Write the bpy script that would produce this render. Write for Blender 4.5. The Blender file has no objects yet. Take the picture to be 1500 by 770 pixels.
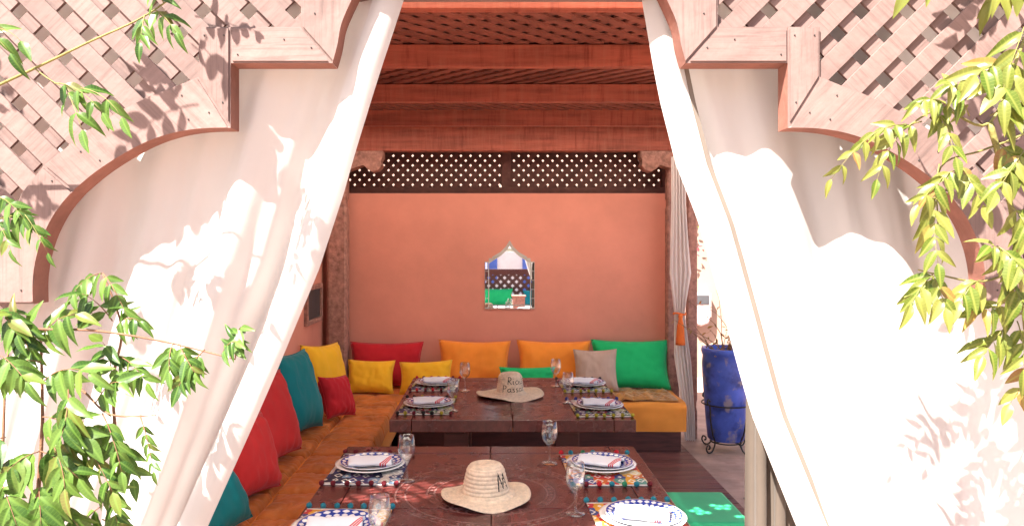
import bpy, bmesh, math, random
from mathutils import Vector, Matrix, noise
R = math.radians
rng = random.Random(11)
S = bpy.context.scene
COL = S.collection

# ------------------------------------------------------------------ camera, sky, sun, exposure
F = 1100.0; CX = 716.0; CY = 361.0; CZ = 1.6          # focal length and vanishing point of the photo (1500 x 770)
cam = bpy.data.cameras.new('camera'); cam.sensor_width = 36; cam.lens = 36 * F / 1500
cam.shift_x = (750 - CX) / 1500; cam.shift_y = -(385 - CY) / 1500
cam.clip_start = 0.05; cam.clip_end = 500
camo = bpy.data.objects.new('camera', cam); COL.objects.link(camo)
camo.location = (0, 0, CZ); camo.rotation_euler = (R(90), 0, 0); S.camera = camo

SUN_D = Vector((0.8, 1.0, -1.6)).normalized()
EL = math.asin(-SUN_D.z); AZ = math.atan2(-SUN_D.x, -SUN_D.y)
w = bpy.data.worlds.new('World'); S.world = w; w.use_nodes = True
nt = w.node_tree; bg = nt.nodes['Background']
sky = nt.nodes.new('ShaderNodeTexSky'); sky.sky_type = 'NISHITA'; sky.sun_disc = False
sky.sun_elevation = EL; sky.sun_rotation = AZ; sky.air_density = 1.0; sky.dust_density = 2.5
nt.links.new(sky.outputs[0], bg.inputs[0]); bg.inputs[1].default_value = 0.05
sl = bpy.data.lights.new('sun', 'SUN'); sl.energy = 3.9; sl.angle = R(0.42); sl.color = (1, 0.94, 0.86)
so = bpy.data.objects.new('sun', sl); COL.objects.link(so)
so.rotation_euler = SUN_D.to_track_quat('-Z', 'Y').to_euler(); so.location = (-4, -8, 12)
S.view_settings.view_transform = 'Standard'; S.view_settings.look = 'None'
S.view_settings.gamma = 1; S.view_settings.exposure = 2.88; S.view_settings.use_curve_mapping = False

def P(x, y, Y):   return Vector(((x - CX) * Y / F, Y, CZ - (y - CY) * Y / F))

# ------------------------------------------------------------------ materials
def new_mat(name):
    m = bpy.data.materials.new(name); m.use_nodes = True
    n = m.node_tree; b = n.nodes['Principled BSDF']
    return m, n, b, n.nodes.new, n.links.new
def ramp(n, stops):
    r = n.nodes.new('ShaderNodeValToRGB'); e = r.color_ramp.elements
    e[0].position, e[0].color = stops[0][0], (*stops[0][1], 1)
    e[1].position, e[1].color = stops[-1][0], (*stops[-1][1], 1)
    for p, c in stops[1:-1]:
        k = e.new(p); k.color = (*c, 1)
    return r
def mix(n, fac, a, b, mode='MIX'):
    m = n.nodes.new('ShaderNodeMix'); m.data_type = 'RGBA'; m.blend_type = mode
    for i, v in ((0, fac), (6, a), (7, b)):
        if hasattr(v, 'links'): n.links.new(v, m.inputs[i])
        elif isinstance(v, (int, float)): m.inputs[i].default_value = v
        else: m.inputs[i].default_value = (*v, 1)
    return m.outputs[2]
def sc(c, k): return tuple(min(1, v * k) for v in c)
def base_mat(name, col, rough=0.7, var=0.25, scale=6, stretch=(1, 1, 1), bump=0.2, bscale=60, rnd=0.0, spec=0.3, world=True, sheen=0.0, col2=None, rot=None, grain=0.0):
    """colour with two octaves of blotch, fine bump and per-object variation"""
    m, n, b, N, L = new_mat(name)
    tc = N('ShaderNodeTexCoord'); mp = N('ShaderNodeMapping'); mp.inputs['Scale'].default_value = stretch
    if rot is not None:
        m0 = N('ShaderNodeMapping'); m0.inputs['Rotation'].default_value = rot; L(tc.outputs['Object'], m0.inputs['Vector']); L(m0.outputs[0], mp.inputs['Vector'])
    else: L(tc.outputs['Object'], mp.inputs['Vector'])
    oi = N('ShaderNodeObjectInfo')
    off = N('ShaderNodeVectorMath'); off.operation = 'ADD'
    mul = N('ShaderNodeVectorMath'); mul.operation = 'SCALE'; mul.inputs['Scale'].default_value = 37.0
    cmb = N('ShaderNodeCombineXYZ')
    for i in range(3): L(oi.outputs['Random'], cmb.inputs[i])
    L(cmb.outputs[0], mul.inputs[0]); L(mp.outputs[0], off.inputs[0]); L(mul.outputs[0], off.inputs[1])
    n1 = N('ShaderNodeTexNoise'); n1.inputs['Scale'].default_value = scale; n1.inputs['Detail'].default_value = 5; n1.inputs['Roughness'].default_value = 0.62
    L(off.outputs[0], n1.inputs['Vector'])
    r = ramp(n, [(0.3, sc(col, 1 - var)), (0.7, sc(col2 or col, 1 + var))]); L(n1.outputs['Fac'], r.inputs[0])
    c = r.outputs[0]
    if grain:
        gm = N('ShaderNodeMapping'); gm.inputs['Scale'].default_value = (2.5, 60, 60); L(off.outputs[0], gm.inputs['Vector'])
        gn = N('ShaderNodeTexNoise'); gn.inputs['Scale'].default_value = 2.0; gn.inputs['Detail'].default_value = 6; gn.inputs['Roughness'].default_value = 0.7; gn.inputs['Distortion'].default_value = 0.6; L(gm.outputs[0], gn.inputs['Vector'])
        gr = ramp(n, [(0.32, (1 - grain,) * 3), (0.5, (1, 1, 1)), (0.75, (1 + grain * .4,) * 3)]); L(gn.outputs['Fac'], gr.inputs[0])
        c = mix(n, 1.0, c, gr.outputs[0], 'MULTIPLY')
        # chipped specks baring darker wood
        kn = N('ShaderNodeTexNoise'); kn.inputs['Scale'].default_value = 17; kn.inputs['Detail'].default_value = 8; kn.inputs['Roughness'].default_value = 0.75; L(off.outputs[0], kn.inputs['Vector'])
        kr = ramp(n, [(0.66, (0, 0, 0)), (0.72, (0.65, 0.65, 0.65))]); L(kn.outputs['Fac'], kr.inputs[0])
        c = mix(n, kr.outputs[0], c, sc(col, 0.5))
    if rnd:
        hs = N('ShaderNodeHueSaturation'); mr = N('ShaderNodeMapRange')
        mr.inputs['To Min'].default_value = 1 - rnd; mr.inputs['To Max'].default_value = 1 + rnd
        L(oi.outputs['Random'], mr.inputs['Value']); L(mr.outputs[0], hs.inputs['Value']); L(c, hs.inputs['Color']); c = hs.outputs[0]
    L(c, b.inputs['Base Color']); b.inputs['Roughness'].default_value = rough
    b.inputs['Specular IOR Level'].default_value = spec
    if sheen: b.inputs['Sheen Weight'].default_value = sheen; b.inputs['Sheen Roughness'].default_value = 0.4
    if bump:
        n2 = N('ShaderNodeTexNoise'); n2.inputs['Scale'].default_value = bscale; n2.inputs['Detail'].default_value = 4
        L(off.outputs[0], n2.inputs['Vector'])
        bp = N('ShaderNodeBump'); bp.inputs['Strength'].default_value = bump; bp.inputs['Distance'].default_value = 0.004
        L(n2.outputs['Fac'], bp.inputs['Height']); L(bp.outputs[0], b.inputs['Normal'])
    return m
def cloth_mat(name, col, rough=0.85, trans=0.0, var=0.08, weave=900, bump=0.12):
    m = base_mat(name, col, rough, var, 5, (1, 1, 1), bump, weave, 0.04, 0.15, sheen=0.15)
    if trans:
        n = m.node_tree; b = n.nodes['Principled BSDF']; out = n.nodes['Material Output']
        t = n.nodes.new('ShaderNodeBsdfTranslucent'); t.inputs['Color'].default_value = (*col, 1)
        mx = n.nodes.new('ShaderNodeMixShader'); mx.inputs[0].default_value = trans
        n.links.new(b.outputs[0], mx.inputs[1]); n.links.new(t.outputs[0], mx.inputs[2]); n.links.new(mx.outputs[0], out.inputs[0])
    return m
def leaf_mat(name, c1, c2):
    m, n, b, N, L = new_mat(name); out = n.nodes['Material Output']
    oi = N('ShaderNodeObjectInfo'); tc = N('ShaderNodeTexCoord')
    r = ramp(n, [(0.0, c1), (0.9, c2), (0.945, (c2[0] * 1.4, c2[1] * .95, c2[2])), (1.0, (c2[0] * 1.25, c2[1] * .6, c2[2]))]); L(oi.outputs['Random'], r.inputs[0])
    sx = N('ShaderNodeSeparateXYZ'); L(tc.outputs['Object'], sx.inputs[0])
    ab = N('ShaderNodeMath'); ab.operation = 'ABSOLUTE'; L(sx.outputs[0], ab.inputs[0])
    mr = N('ShaderNodeMapRange'); mr.inputs['From Min'].default_value = 0.012; mr.inputs['From Max'].default_value = 0.05
    mr.inputs['To Min'].default_value = 0.45; mr.inputs['To Max'].default_value = 0.0; L(ab.outputs[0], mr.inputs['Value'])
    # side veins
    wv = N('ShaderNodeTexWave'); wv.wave_type = 'BANDS'; wv.bands_direction = 'Y'; wv.inputs['Scale'].default_value = 3.2; wv.inputs['Distortion'].default_value = 1.5
    L(tc.outputs['Object'], wv.inputs['Vector'])
    rv = ramp(n, [(0.0, (0, 0, 0)), (0.92, (0, 0, 0)), (1.0, (0.3, 0.3, 0.3))]); L(wv.outputs['Fac'], rv.inputs[0])
    ad = N('ShaderNodeMath'); ad.operation = 'MAXIMUM'; L(mr.outputs[0], ad.inputs[0]); L(rv.outputs[0], ad.inputs[1])
    c = mix(n, ad.outputs[0], r.outputs[0], sc(c2, 1.7))
    L(c, b.inputs['Base Color']); b.inputs['Roughness'].default_value = 0.38; b.inputs['Specular IOR Level'].default_value = 0.4
    t = N('ShaderNodeBsdfTranslucent'); L(c, t.inputs['Color'])
    mx = N('ShaderNodeMixShader'); mx.inputs[0].default_value = 0.42
    L(b.outputs[0], mx.inputs[1]); L(t.outputs[0], mx.inputs[2]); L(mx.outputs[0], out.inputs[0])
    return m
def glass_mat(name):
    m, n, b, N, L = new_mat(name); out = n.nodes['Material Output']
    t = N('ShaderNodeBsdfTransparent'); t.inputs['Color'].default_value = (0.97, 0.98, 0.98, 1)
    g = N('ShaderNodeBsdfGlossy'); g.inputs['Roughness'].default_value = 0.02
    lw = N('ShaderNodeLayerWeight'); lw.inputs['Blend'].default_value = 0.25
    mr = N('ShaderNodeMapRange'); mr.inputs['To Min'].default_value = 0.2; mr.inputs['To Max'].default_value = 1.0; L(lw.outputs['Facing'], mr.inputs['Value'])
    pw = N('ShaderNodeMath'); pw.operation = 'POWER'; pw.inputs[1].default_value = 1.6; L(mr.outputs[0], pw.inputs[0])
    mx = N('ShaderNodeMixShader'); L(pw.outputs[0], mx.inputs[0]); L(t.outputs[0], mx.inputs[1]); L(g.outputs[0], mx.inputs[2]); L(mx.outputs[0], out.inputs[0])
    return m

M = {}
for k_, r_ in (('wood_sun', (0, 0, 0)), ('wood_sun_z', (0, R(90), 0)), ('wood_sun_d1', (0, R(45), 0)), ('wood_sun_d2', (0, R(-45), 0))):
    M[k_] = base_mat('faded_pink_painted_wood_' + k_, (0.162, 0.105, 0.093), 0.75, 0.2, 7, (1, 1, 1), 0.35, 45, 0.08, rot=r_, grain=0.3)
M['wood_edge'] = base_mat('bare_red_brown_wood_edge', (0.20, 0.083, 0.06), 0.7, 0.25, 12, (1, 1, 1), 0.4, 60, 0.05)
M['beam'] = base_mat('red_brown_stained_beam', (0.34, 0.085, 0.05), 0.5, 0.35, 4, (0.6, 6, 6), 0.35, 40, 0.12)
def _beam():
    m = M['beam']; n = m.node_tree; b = n.nodes['Principled BSDF']; N = n.nodes.new; L = n.links.new
    src = b.inputs['Base Color'].links[0].from_socket; tc = N('ShaderNodeTexCoord')
    mp = N('ShaderNodeMapping'); mp.inputs['Scale'].default_value = (14, 2, 1.2); L(tc.outputs['Object'], mp.inputs[0])
    nz = N('ShaderNodeTexNoise'); nz.inputs['Scale'].default_value = 2.2; nz.inputs['Detail'].default_value = 7; nz.inputs['Roughness'].default_value = 0.7; L(mp.outputs[0], nz.inputs['Vector'])
    r = ramp(n, [(0.5, (0, 0, 0)), (0.72, (0.55, 0.55, 0.55))]); L(nz.outputs['Fac'], r.inputs[0])
    c = mix(n, r.outputs[0], src, (0.42, 0.15, 0.09))
    r2 = ramp(n, [(0.3, (0.6, 0.6, 0.6)), (0.46, (0, 0, 0))]); L(nz.outputs['Fac'], r2.inputs[0])
    L(mix(n, r2.outputs[0], c, (0.13, 0.02, 0.012)), b.inputs['Base Color'])
_beam()
M['roof_slat'] = base_mat('brown_roof_slat', (0.24, 0.075, 0.05), 0.65, 0.3, 8, (1, 1, 1), 0.3, 50, 0.18)
M['dark_slat'] = base_mat('dark_brown_lattice', (0.085, 0.033, 0.026), 0.6, 0.3, 10, (1, 1, 1), 0.3, 60, 0.12)
M['post'] = base_mat('carved_pinkish_brown_post', (0.36, 0.185, 0.145), 0.8, 0.4, 26, (1, 1, 1), 1.0, 70)
M['wall'] = base_mat('salmon_plaster', (0.68, 0.28, 0.205), 0.85, 0.12, 1.3, (1, 1, 1), 0.25, 24, 0, 0.2)
M['wall_cream'] = base_mat('cream_pink_plaster', (0.30, 0.21, 0.165), 0.9, 0.08, 2, (1, 1, 1), 0.2, 30)
M['curtain'] = cloth_mat('white_cotton_curtain', (0.62, 0.605, 0.59), 0.9, 0.50, 0.03, 700, 0.1)
M['canvas'] = cloth_mat('added_fill_light_canvas', (0.90, 0.86, 0.80), 0.9, 0.8, 0.03, 700, 0.1)
M['seam_shadow'] = cloth_mat('beige_seam_shadow_cloth', (0.17, 0.14, 0.115), 0.9, 0.0, 0.1, 500)  # tan colour stands for the shadow line along the seam
M['iron'] = base_mat('black_iron', (0.03, 0.026, 0.024), 0.5, 0.3, 30, (1, 1, 1), 0.3, 120)
M['mattress_side'] = cloth_mat('orange_cotton', (0.78, 0.285, 0.05), 0.85, 0, 0.08)
M['quilt'] = base_mat('orange_brown_velvet', (0.50, 0.145, 0.028), 0.5, 0.28, 5, (1, 1, 1), 0.3, 90, 0, 0.25, sheen=0.12)
M['throw'] = base_mat('mustard_crushed_velvet', (0.42, 0.19, 0.045), 0.6, 0.4, 18, (1, 1, 1), 0.6, 50, 0, 0.25, sheen=0.4)
M['darkened'] = cloth_mat('shade_darkened_linen', (0.085, 0.068, 0.055), 0.9, 0.1, 0.1, 500)  # shade is put into this dark fabric colour
M['curtain_white'] = cloth_mat('bright_white_cotton', (0.84, 0.80, 0.78), 0.9, 0.35, 0.03, 700)
for k, c in dict(red=(0.52, 0.02, 0.03), scarlet=(0.62, 0.035, 0.035), teal=(0.008, 0.20, 0.22), yellow=(0.85, 0.46, 0.025), orange=(0.84, 0.265, 0.035), green=(0.016, 0.45, 0.14), beige=(0.46, 0.33, 0.26), orangetassel=(0.75, 0.17, 0.04)).items():
    M[k] = cloth_mat(k + '_cotton', c)
M['bench'] = base_mat('dark_red_brown_bench_wood', (0.085, 0.026, 0.021), 0.45, 0.35, 5, (1, 8, 8), 0.3, 60, 0.1)
M['deck'] = base_mat('dark_brown_deck_plank', (0.14, 0.05, 0.042), 0.42, 0.35, 4, (1, 12, 6), 0.35, 50, 0.2)
M['straw'] = base_mat('pale_straw', (0.70, 0.55, 0.41), 0.8, 0.2, 60, (1, 1, 1), 0.5, 260)
M['ink'] = base_mat('black_yarn', (0.012, 0.011, 0.012), 0.8, 0.2)
M['porcelain'] = base_mat('white_glazed_porcelain', (0.80, 0.79, 0.77), 0.12, 0.03, 5, (1, 1, 1), 0, 50, 0, 0.5)
M['glass'] = glass_mat('clear_glass')
M['green_seat'] = base_mat('green_painted_seat', (0.03, 0.44, 0.20), 0.55, 0.08, 6, (1, 1, 1), 0.12, 200)
M['twig'] = base_mat('dry_brown_twig', (0.22, 0.12, 0.06), 0.8, 0.3)
M['stem'] = base_mat('olive_stem', (0.17, 0.15, 0.045), 0.6, 0.3, 20, (1, 1, 1), 0.4, 200)
M['stem_brown'] = base_mat('brown_vine_stem', (0.16, 0.075, 0.04), 0.7, 0.3, 20, (1, 1, 1), 0.4, 200)
M['leaf_green'] = leaf_mat('green_leaf', (0.028, 0.075, 0.010), (0.105, 0.18, 0.032))
M['leaf_lime'] = leaf_mat('yellow_green_leaf', (0.075, 0.12, 0.012), (0.20, 0.205, 0.045))
M['leaf_dry'] = leaf_mat('dry_leaf', (0.20, 0.12, 0.03), (0.34, 0.2, 0.05))
M['bloom'] = leaf_mat('red_bract', (0.5, 0.03, 0.04), (0.65, 0.08, 0.1))
M['grey_panel'] = base_mat('dark_grey_panel', (0.06, 0.06, 0.065), 0.4, 0.2)
M['pale_box'] = base_mat('pale_pink_box', (0.62, 0.45, 0.42), 0.5, 0.06)
M['white_paint'] = base_mat('white_paint', (0.78, 0.77, 0.75), 0.6, 0.06)
M['blue_paint'] = base_mat('blue_limewash', (0.09, 0.17, 0.55), 0.8, 0.2, 3)
M['mirror_edge'] = base_mat('silver_edge', (0.55, 0.52, 0.47), 0.35, 0.2)
M['mirror_edge'].node_tree.nodes['Principled BSDF'].inputs['Metallic'].default_value = 0.6
def _mirror():
    m, n, b, N, L = new_mat('mirror_glass'); b.inputs['Metallic'].default_value = 1; b.inputs['Roughness'].default_value = 0.015
    b.inputs['Base Color'].default_value = (0.92, 0.93, 0.93, 1); return m
M['mirror'] = _mirror()
def _table():
    """dark glossy plank with scratches; carved rings (object space, table centre at origin)"""
    m = base_mat('dark_lacquered_table', (0.088, 0.020, 0.018), 0.26, 0.4, 4, (7, 1, 5), 0.16, 40, 0.12, 0.35)
    n = m.node_tree; b = n.nodes['Principled BSDF']; N = n.nodes.new; L = n.links.new
    src = b.inputs['Base Color'].links[0].from_socket
    tc = N('ShaderNodeTexCoord')
    sx = N('ShaderNodeSeparateXYZ'); L(tc.outputs['Object'], sx.inputs[0])
    cb = N('ShaderNodeCombineXYZ'); L(sx.outputs[0], cb.inputs[0]); L(sx.outputs[1], cb.inputs[1])
    ln = N('ShaderNodeVectorMath'); ln.operation = 'LENGTH'; L(cb.outputs[0], ln.inputs[0])
    fac = None
    def mx(a, c):
        q = N('ShaderNodeMath'); q.operation = 'MAXIMUM'; L(a, q.inputs[0]); L(c, q.inputs[1]); return q.outputs[0]
    for r0, wd in ((0.205, 0.003), (0.232, 0.003), (0.31, 0.003), (0.345, 0.003)):
        cmp_ = N('ShaderNodeMath'); cmp_.operation = 'COMPARE'; L(ln.outputs['Value'], cmp_.inputs[0]); cmp_.inputs[1].default_value = r0; cmp_.inputs[2].default_value = wd
        fac = cmp_.outputs[0] if fac is None else mx(fac, cmp_.outputs[0])
    at = N('ShaderNodeMath'); at.operation = 'ARCTAN2'; L(sx.outputs[1], at.inputs[0]); L(sx.outputs[0], at.inputs[1])
    for r0, cnt in ((0.2185, 44), (0.3275, 62)):
        a2 = N('ShaderNodeMath'); a2.operation = 'MULTIPLY'; L(at.outputs[0], a2.inputs[0]); a2.inputs[1].default_value = cnt
        cs = N('ShaderNodeMath'); cs.operation = 'SINE'; L(a2.outputs[0], cs.inputs[0])
        gt = N('ShaderNodeMath'); gt.operation = 'GREATER_THAN'; L(cs.outputs[0], gt.inputs[0]); gt.inputs[1].default_value = 0.45
        bd = N('ShaderNodeMath'); bd.operation = 'COMPARE'; L(ln.outputs['Value'], bd.inputs[0]); bd.inputs[1].default_value = r0; bd.inputs[2].default_value = 0.0055
        ml = N('ShaderNodeMath'); ml.operation = 'MULTIPLY'; L(gt.outputs[0], ml.inputs[0]); L(bd.outputs[0], ml.inputs[1])
        fac = mx(fac, ml.outputs[0])
    wear = N('ShaderNodeTexNoise'); wear.inputs['Scale'].default_value = 14; L(tc.outputs['Object'], wear.inputs['Vector'])
    rw = ramp(n, [(0.35, (0.15, 0.15, 0.15)), (0.58, (0.85, 0.85, 0.85))]); L(wear.outputs['Fac'], rw.inputs[0])
    fm = N('ShaderNodeMath'); fm.operation = 'MULTIPLY'; L(fac, fm.inputs[0]); L(rw.outputs[0], fm.inputs[1])
    c = mix(n, fm.outputs[0], src, (0.20, 0.12, 0.11))
    # fine pale scratches
    vs = N('ShaderNodeTexVoronoi'); vs.feature = 'DISTANCE_TO_EDGE'; vs.inputs['Scale'].default_value = 9
    dn = N('ShaderNodeTexNoise'); dn.inputs['Scale'].default_value = 5; L(tc.outputs['Object'], dn.inputs['Vector'])
    ds = N('ShaderNodeVectorMath'); ds.operation = 'ADD'; L(tc.outputs['Object'], ds.inputs[0]); L(dn.outputs['Color'], ds.inputs[1]); L(ds.outputs[0], vs.inputs['Vector'])
    rs = ramp(n, [(0.0, (0.35, 0.35, 0.35)), (0.012, (0, 0, 0))]); L(vs.outputs['Distance'], rs.inputs[0])
    f2 = N('ShaderNodeMath'); f2.operation = 'MULTIPLY'; L(rs.outputs[0], f2.inputs[0]); L(rw.outputs[0], f2.inputs[1])
    c = mix(n, f2.outputs[0], c, (0.28, 0.2, 0.19))
    L(c, b.inputs['Base Color'])
    rr = N('ShaderNodeMapRange'); L(wear.outputs['Fac'], rr.inputs['Value']); rr.inputs['To Min'].default_value = 0.14; rr.inputs['To Max'].default_value = 0.36
    L(rr.outputs[0], b.inputs['Roughness'])
    return m
M['table'] = _table()
def plate_mat(name, seed):
    """white glaze with a blue painted rim of little motifs"""
    m = base_mat(name, (0.80, 0.80, 0.80), 0.12, 0.02, 5, (1, 1, 1), 0, 50, 0, 0.5)
    n = m.node_tree; b = n.nodes['Principled BSDF']; N = n.nodes.new; L = n.links.new
    src = b.inputs['Base Color'].links[0].from_socket
    tc = N('ShaderNodeTexCoord'); sx = N('ShaderNodeSeparateXYZ'); L(tc.outputs['Object'], sx.inputs[0])
    cb = N('ShaderNodeCombineXYZ'); L(sx.outputs[0], cb.inputs[0]); L(sx.outputs[1], cb.inputs[1])
    ln = N('ShaderNodeVectorMath'); ln.operation = 'LENGTH'; L(cb.outputs[0], ln.inputs[0])
    band = N('ShaderNodeMath'); band.operation = 'COMPARE'; L(ln.outputs['Value'], band.inputs[0]); band.inputs[1].default_value = 0.098; band.inputs[2].default_value = 0.024
    at = N('ShaderNodeMath'); at.operation = 'ARCTAN2'; L(sx.outputs[1], at.inputs[0]); L(sx.outputs[0], at.inputs[1])
    am = N('ShaderNodeMath'); am.operation = 'MULTIPLY'; L(at.outputs[0], am.inputs[0]); am.inputs[1].default_value = 22 + 2 * seed
    rm = N('ShaderNodeMath'); rm.operation = 'MULTIPLY'; L(ln.outputs['Value'], rm.inputs[0]); rm.inputs[1].default_value = 330.0
    s1 = N('ShaderNodeMath'); s1.operation = 'SINE'; L(am.outputs[0], s1.inputs[0])
    s2 = N('ShaderNodeMath'); s2.operation = 'SINE'; L(rm.outputs[0], s2.inputs[0])
    pr = N('ShaderNodeMath'); pr.operation = 'ADD'; L(s1.outputs[0], pr.inputs[0]); L(s2.outputs[0], pr.inputs[1])
    gt = N('ShaderNodeMath'); gt.operation = 'GREATER_THAN'; L(pr.outputs[0], gt.inputs[0]); gt.inputs[1].default_value = -0.2
    f = N('ShaderNodeMath'); f.operation = 'MULTIPLY'; L(gt.outputs[0], f.inputs[0]); L(band.outputs[0], f.inputs[1])
    L(mix(n, f.outputs[0], src, (0.03, 0.06, 0.33)), b.inputs['Base Color'])
    return m
M['plate_blue'] = plate_mat('blue_rim_porcelain', 0); M['plate_blue2'] = plate_mat('blue_scroll_porcelain', 4)
def mat_weave(name, cols, sx_=26.0, sy_=18.0):
    m, n, b, N, L = new_mat(name)
    tc = N('ShaderNodeTexCoord'); mp = N('ShaderNodeMapping'); mp.inputs['Scale'].default_value = (sx_, sy_, 1); L(tc.outputs['Object'], mp.inputs['Vector'])
    v = N('ShaderNodeTexVoronoi'); v.distance = 'MANHATTAN'; v.inputs['Scale'].default_value = 1.0; v.inputs['Randomness'].default_value = 0.35; L(mp.outputs[0], v.inputs['Vector'])
    sp = N('ShaderNodeSeparateColor'); L(v.outputs['Color'], sp.inputs[0])
    stops = [(i / len(cols), c) for i, c in enumerate(cols)]
    r = ramp(n, stops); r.color_ramp.interpolation = 'CONSTANT'; L(sp.outputs[0], r.inputs[0])
    rd = ramp(n, [(0.0, (1, 1, 1)), (0.34, (1, 1, 1)), (0.36, (0, 0, 0)), (0.5, (0, 0, 0)), (0.52, (1, 1, 1)), (1, (1, 1, 1))]); L(v.outputs['Distance'], rd.inputs[0])
    c = mix(n, rd.outputs[0], (0.75, 0.70, 0.62), r.outputs[0])
    L(c, b.inputs['Base Color']); b.inputs['Roughness'].default_value = 0.9
    bn = N('ShaderNodeTexNoise'); bn.inputs['Scale'].default_value = 500; L(tc.outputs['Object'], bn.inputs['Vector'])
    bp = N('ShaderNodeBump'); bp.inputs['Strength'].default_value = 0.3; bp.inputs['Distance'].default_value = 0.003; L(bn.outputs['Fac'], bp.inputs['Height']); L(bp.outputs[0], b.inputs['Normal'])
    return m
M['mat_blue'] = mat_weave('blue_white_embroidery', [(0.03, 0.035, 0.12), (0.5, 0.45, 0.42), (0.06, 0.03, 0.10), (0.18, 0.28, 0.40), (0.55, 0.50, 0.45), (0.02, 0.02, 0.05)])
M['mat_multi'] = mat_weave('orange_multicolour_embroidery', [(0.55, 0.12, 0.02), (0.7, 0.55, 0.3), (0.5, 0.03, 0.03), (0.1, 0.25, 0.2), (0.65, 0.3, 0.02), (0.05, 0.06, 0.2)])
M['mat_dark'] = mat_weave('dark_multicolour_embroidery', [(0.02, 0.015, 0.015), (0.4, 0.33, 0.12), (0.25, 0.02, 0.03), (0.08, 0.16, 0.09), (0.4, 0.36, 0.3), (0.05, 0.03, 0.1)])
for k, c in dict(pom_maroon=(0.13, 0.012, 0.02), pom_teal=(0.02, 0.19, 0.26), pom_red=(0.5, 0.02, 0.03), pom_green=(0.03, 0.22, 0.11), pom_navy=(0.03, 0.04, 0.2), pom_black=(0.015, 0.012, 0.012), pom_olive=(0.35, 0.3, 0.03)).items():
    M[k] = base_mat(k, c, 0.9, 0.3, 60, (1, 1, 1), 1.0, 300)
def napkin_mat():
    m = base_mat('white_napkin', (0.78, 0.78, 0.82), 0.85, 0.03, 5, (1, 1, 1), 0.1, 600)
    n = m.node_tree; b = n.nodes['Principled BSDF']; N = n.nodes.new; L = n.links.new
    src = b.inputs['Base Color'].links[0].from_socket
    tc = N('ShaderNodeTexCoord'); sx = N('ShaderNodeSeparateXYZ'); L(tc.outputs['Object'], sx.inputs[0])
    ad = N('ShaderNodeMath'); ad.operation = 'SUBTRACT'; L(sx.outputs[0], ad.inputs[0]); L(sx.outputs[1], ad.inputs[1])
    f = None
    for p in (0.098, 0.107, 0.116):
        q = N('ShaderNodeMath'); q.operation = 'COMPARE'; L(ad.outputs[0], q.inputs[0]); q.inputs[1].default_value = p; q.inputs[2].default_value = 0.003
        if f is None: f = q.outputs[0]
        else:
            mxn = N('ShaderNodeMath'); mxn.operation = 'MAXIMUM'; L(f, mxn.inputs[0]); L(q.outputs[0], mxn.inputs[1]); f = mxn.outputs[0]
    L(mix(n, f, src, (0.6, 0.05, 0.06)), b.inputs['Base Color']); return m
M['napkin'] = napkin_mat()
def _pot():
    m = base_mat('cobalt_glazed_clay', (0.06, 0.105, 0.46), 0.35, 0.3, 5, (1, 1, 1), 0.25, 25, 0, 0.4)
    n = m.node_tree; b = n.nodes['Principled BSDF']; N = n.nodes.new; L = n.links.new
    src = b.inputs['Base Color'].links[0].from_socket
    tc = N('ShaderNodeTexCoord'); nz = N('ShaderNodeTexNoise'); nz.inputs['Scale'].default_value = 7; nz.inputs['Detail'].default_value = 6
    L(tc.outputs['Object'], nz.inputs['Vector']); r = ramp(n, [(0.52, (0, 0, 0)), (0.66, (0.7, 0.7, 0.7))]); L(nz.outputs['Fac'], r.inputs[0])
    c = mix(n, r.outputs[0], src, (0.012, 0.02, 0.09))
    nz2 = N('ShaderNodeTexNoise'); nz2.inputs['Scale'].default_value = 11; nz2.inputs['Detail'].default_value = 7
    mp = N('ShaderNodeMapping'); mp.inputs['Location'].default_value = (3, 5, 1); L(tc.outputs['Object'], mp.inputs[0]); L(mp.outputs[0], nz2.inputs['Vector'])
    r2 = ramp(n, [(0.58, (0, 0, 0)), (0.68, (0.8, 0.8, 0.8))]); L(nz2.outputs['Fac'], r2.inputs[0])
    c = mix(n, r2.outputs[0], c, (0.30, 0.24, 0.24)); L(c, b.inputs['Base Color']); return m
M['pot'] = _pot()
def _floor():
    m, n, b, N, L = new_mat('terracotta_paving')
    tc = N('ShaderNodeTexCoord'); bk = N('ShaderNodeTexBrick'); bk.inputs['Scale'].default_value = 6.0
    bk.inputs['Color1'].default_value = (0.42, 0.275, 0.215, 1); bk.inputs['Color2'].default_value = (0.36, 0.22, 0.17, 1); bk.inputs['Mortar'].default_value = (0.40, 0.27, 0.21, 1)
    bk.inputs['Mortar Size'].default_value = 0.012; L(tc.outputs['Object'], bk.inputs['Vector'])
    nz = N('ShaderNodeTexNoise'); nz.inputs['Scale'].default_value = 6; nz.inputs['Detail'].default_value = 6; L(tc.outputs['Object'], nz.inputs['Vector'])
    r = ramp(n, [(0.3, (0.75, 0.75, 0.75)), (0.7, (1.15, 1.12, 1.1))]); L(nz.outputs['Fac'], r.inputs[0])
    L(mix(n, 1.0, bk.outputs['Color'], r.outputs[0], 'MULTIPLY'), b.inputs['Base Color']); b.inputs['Roughness'].default_value = 0.6
    bp = N('ShaderNodeBump'); bp.inputs['Strength'].default_value = 0.3; bp.inputs['Distance'].default_value = 0.005; L(nz.outputs['Fac'], bp.inputs['Height']); L(bp.outputs[0], b.inputs['Normal'])
    return m
M['paving'] = _floor()

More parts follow.
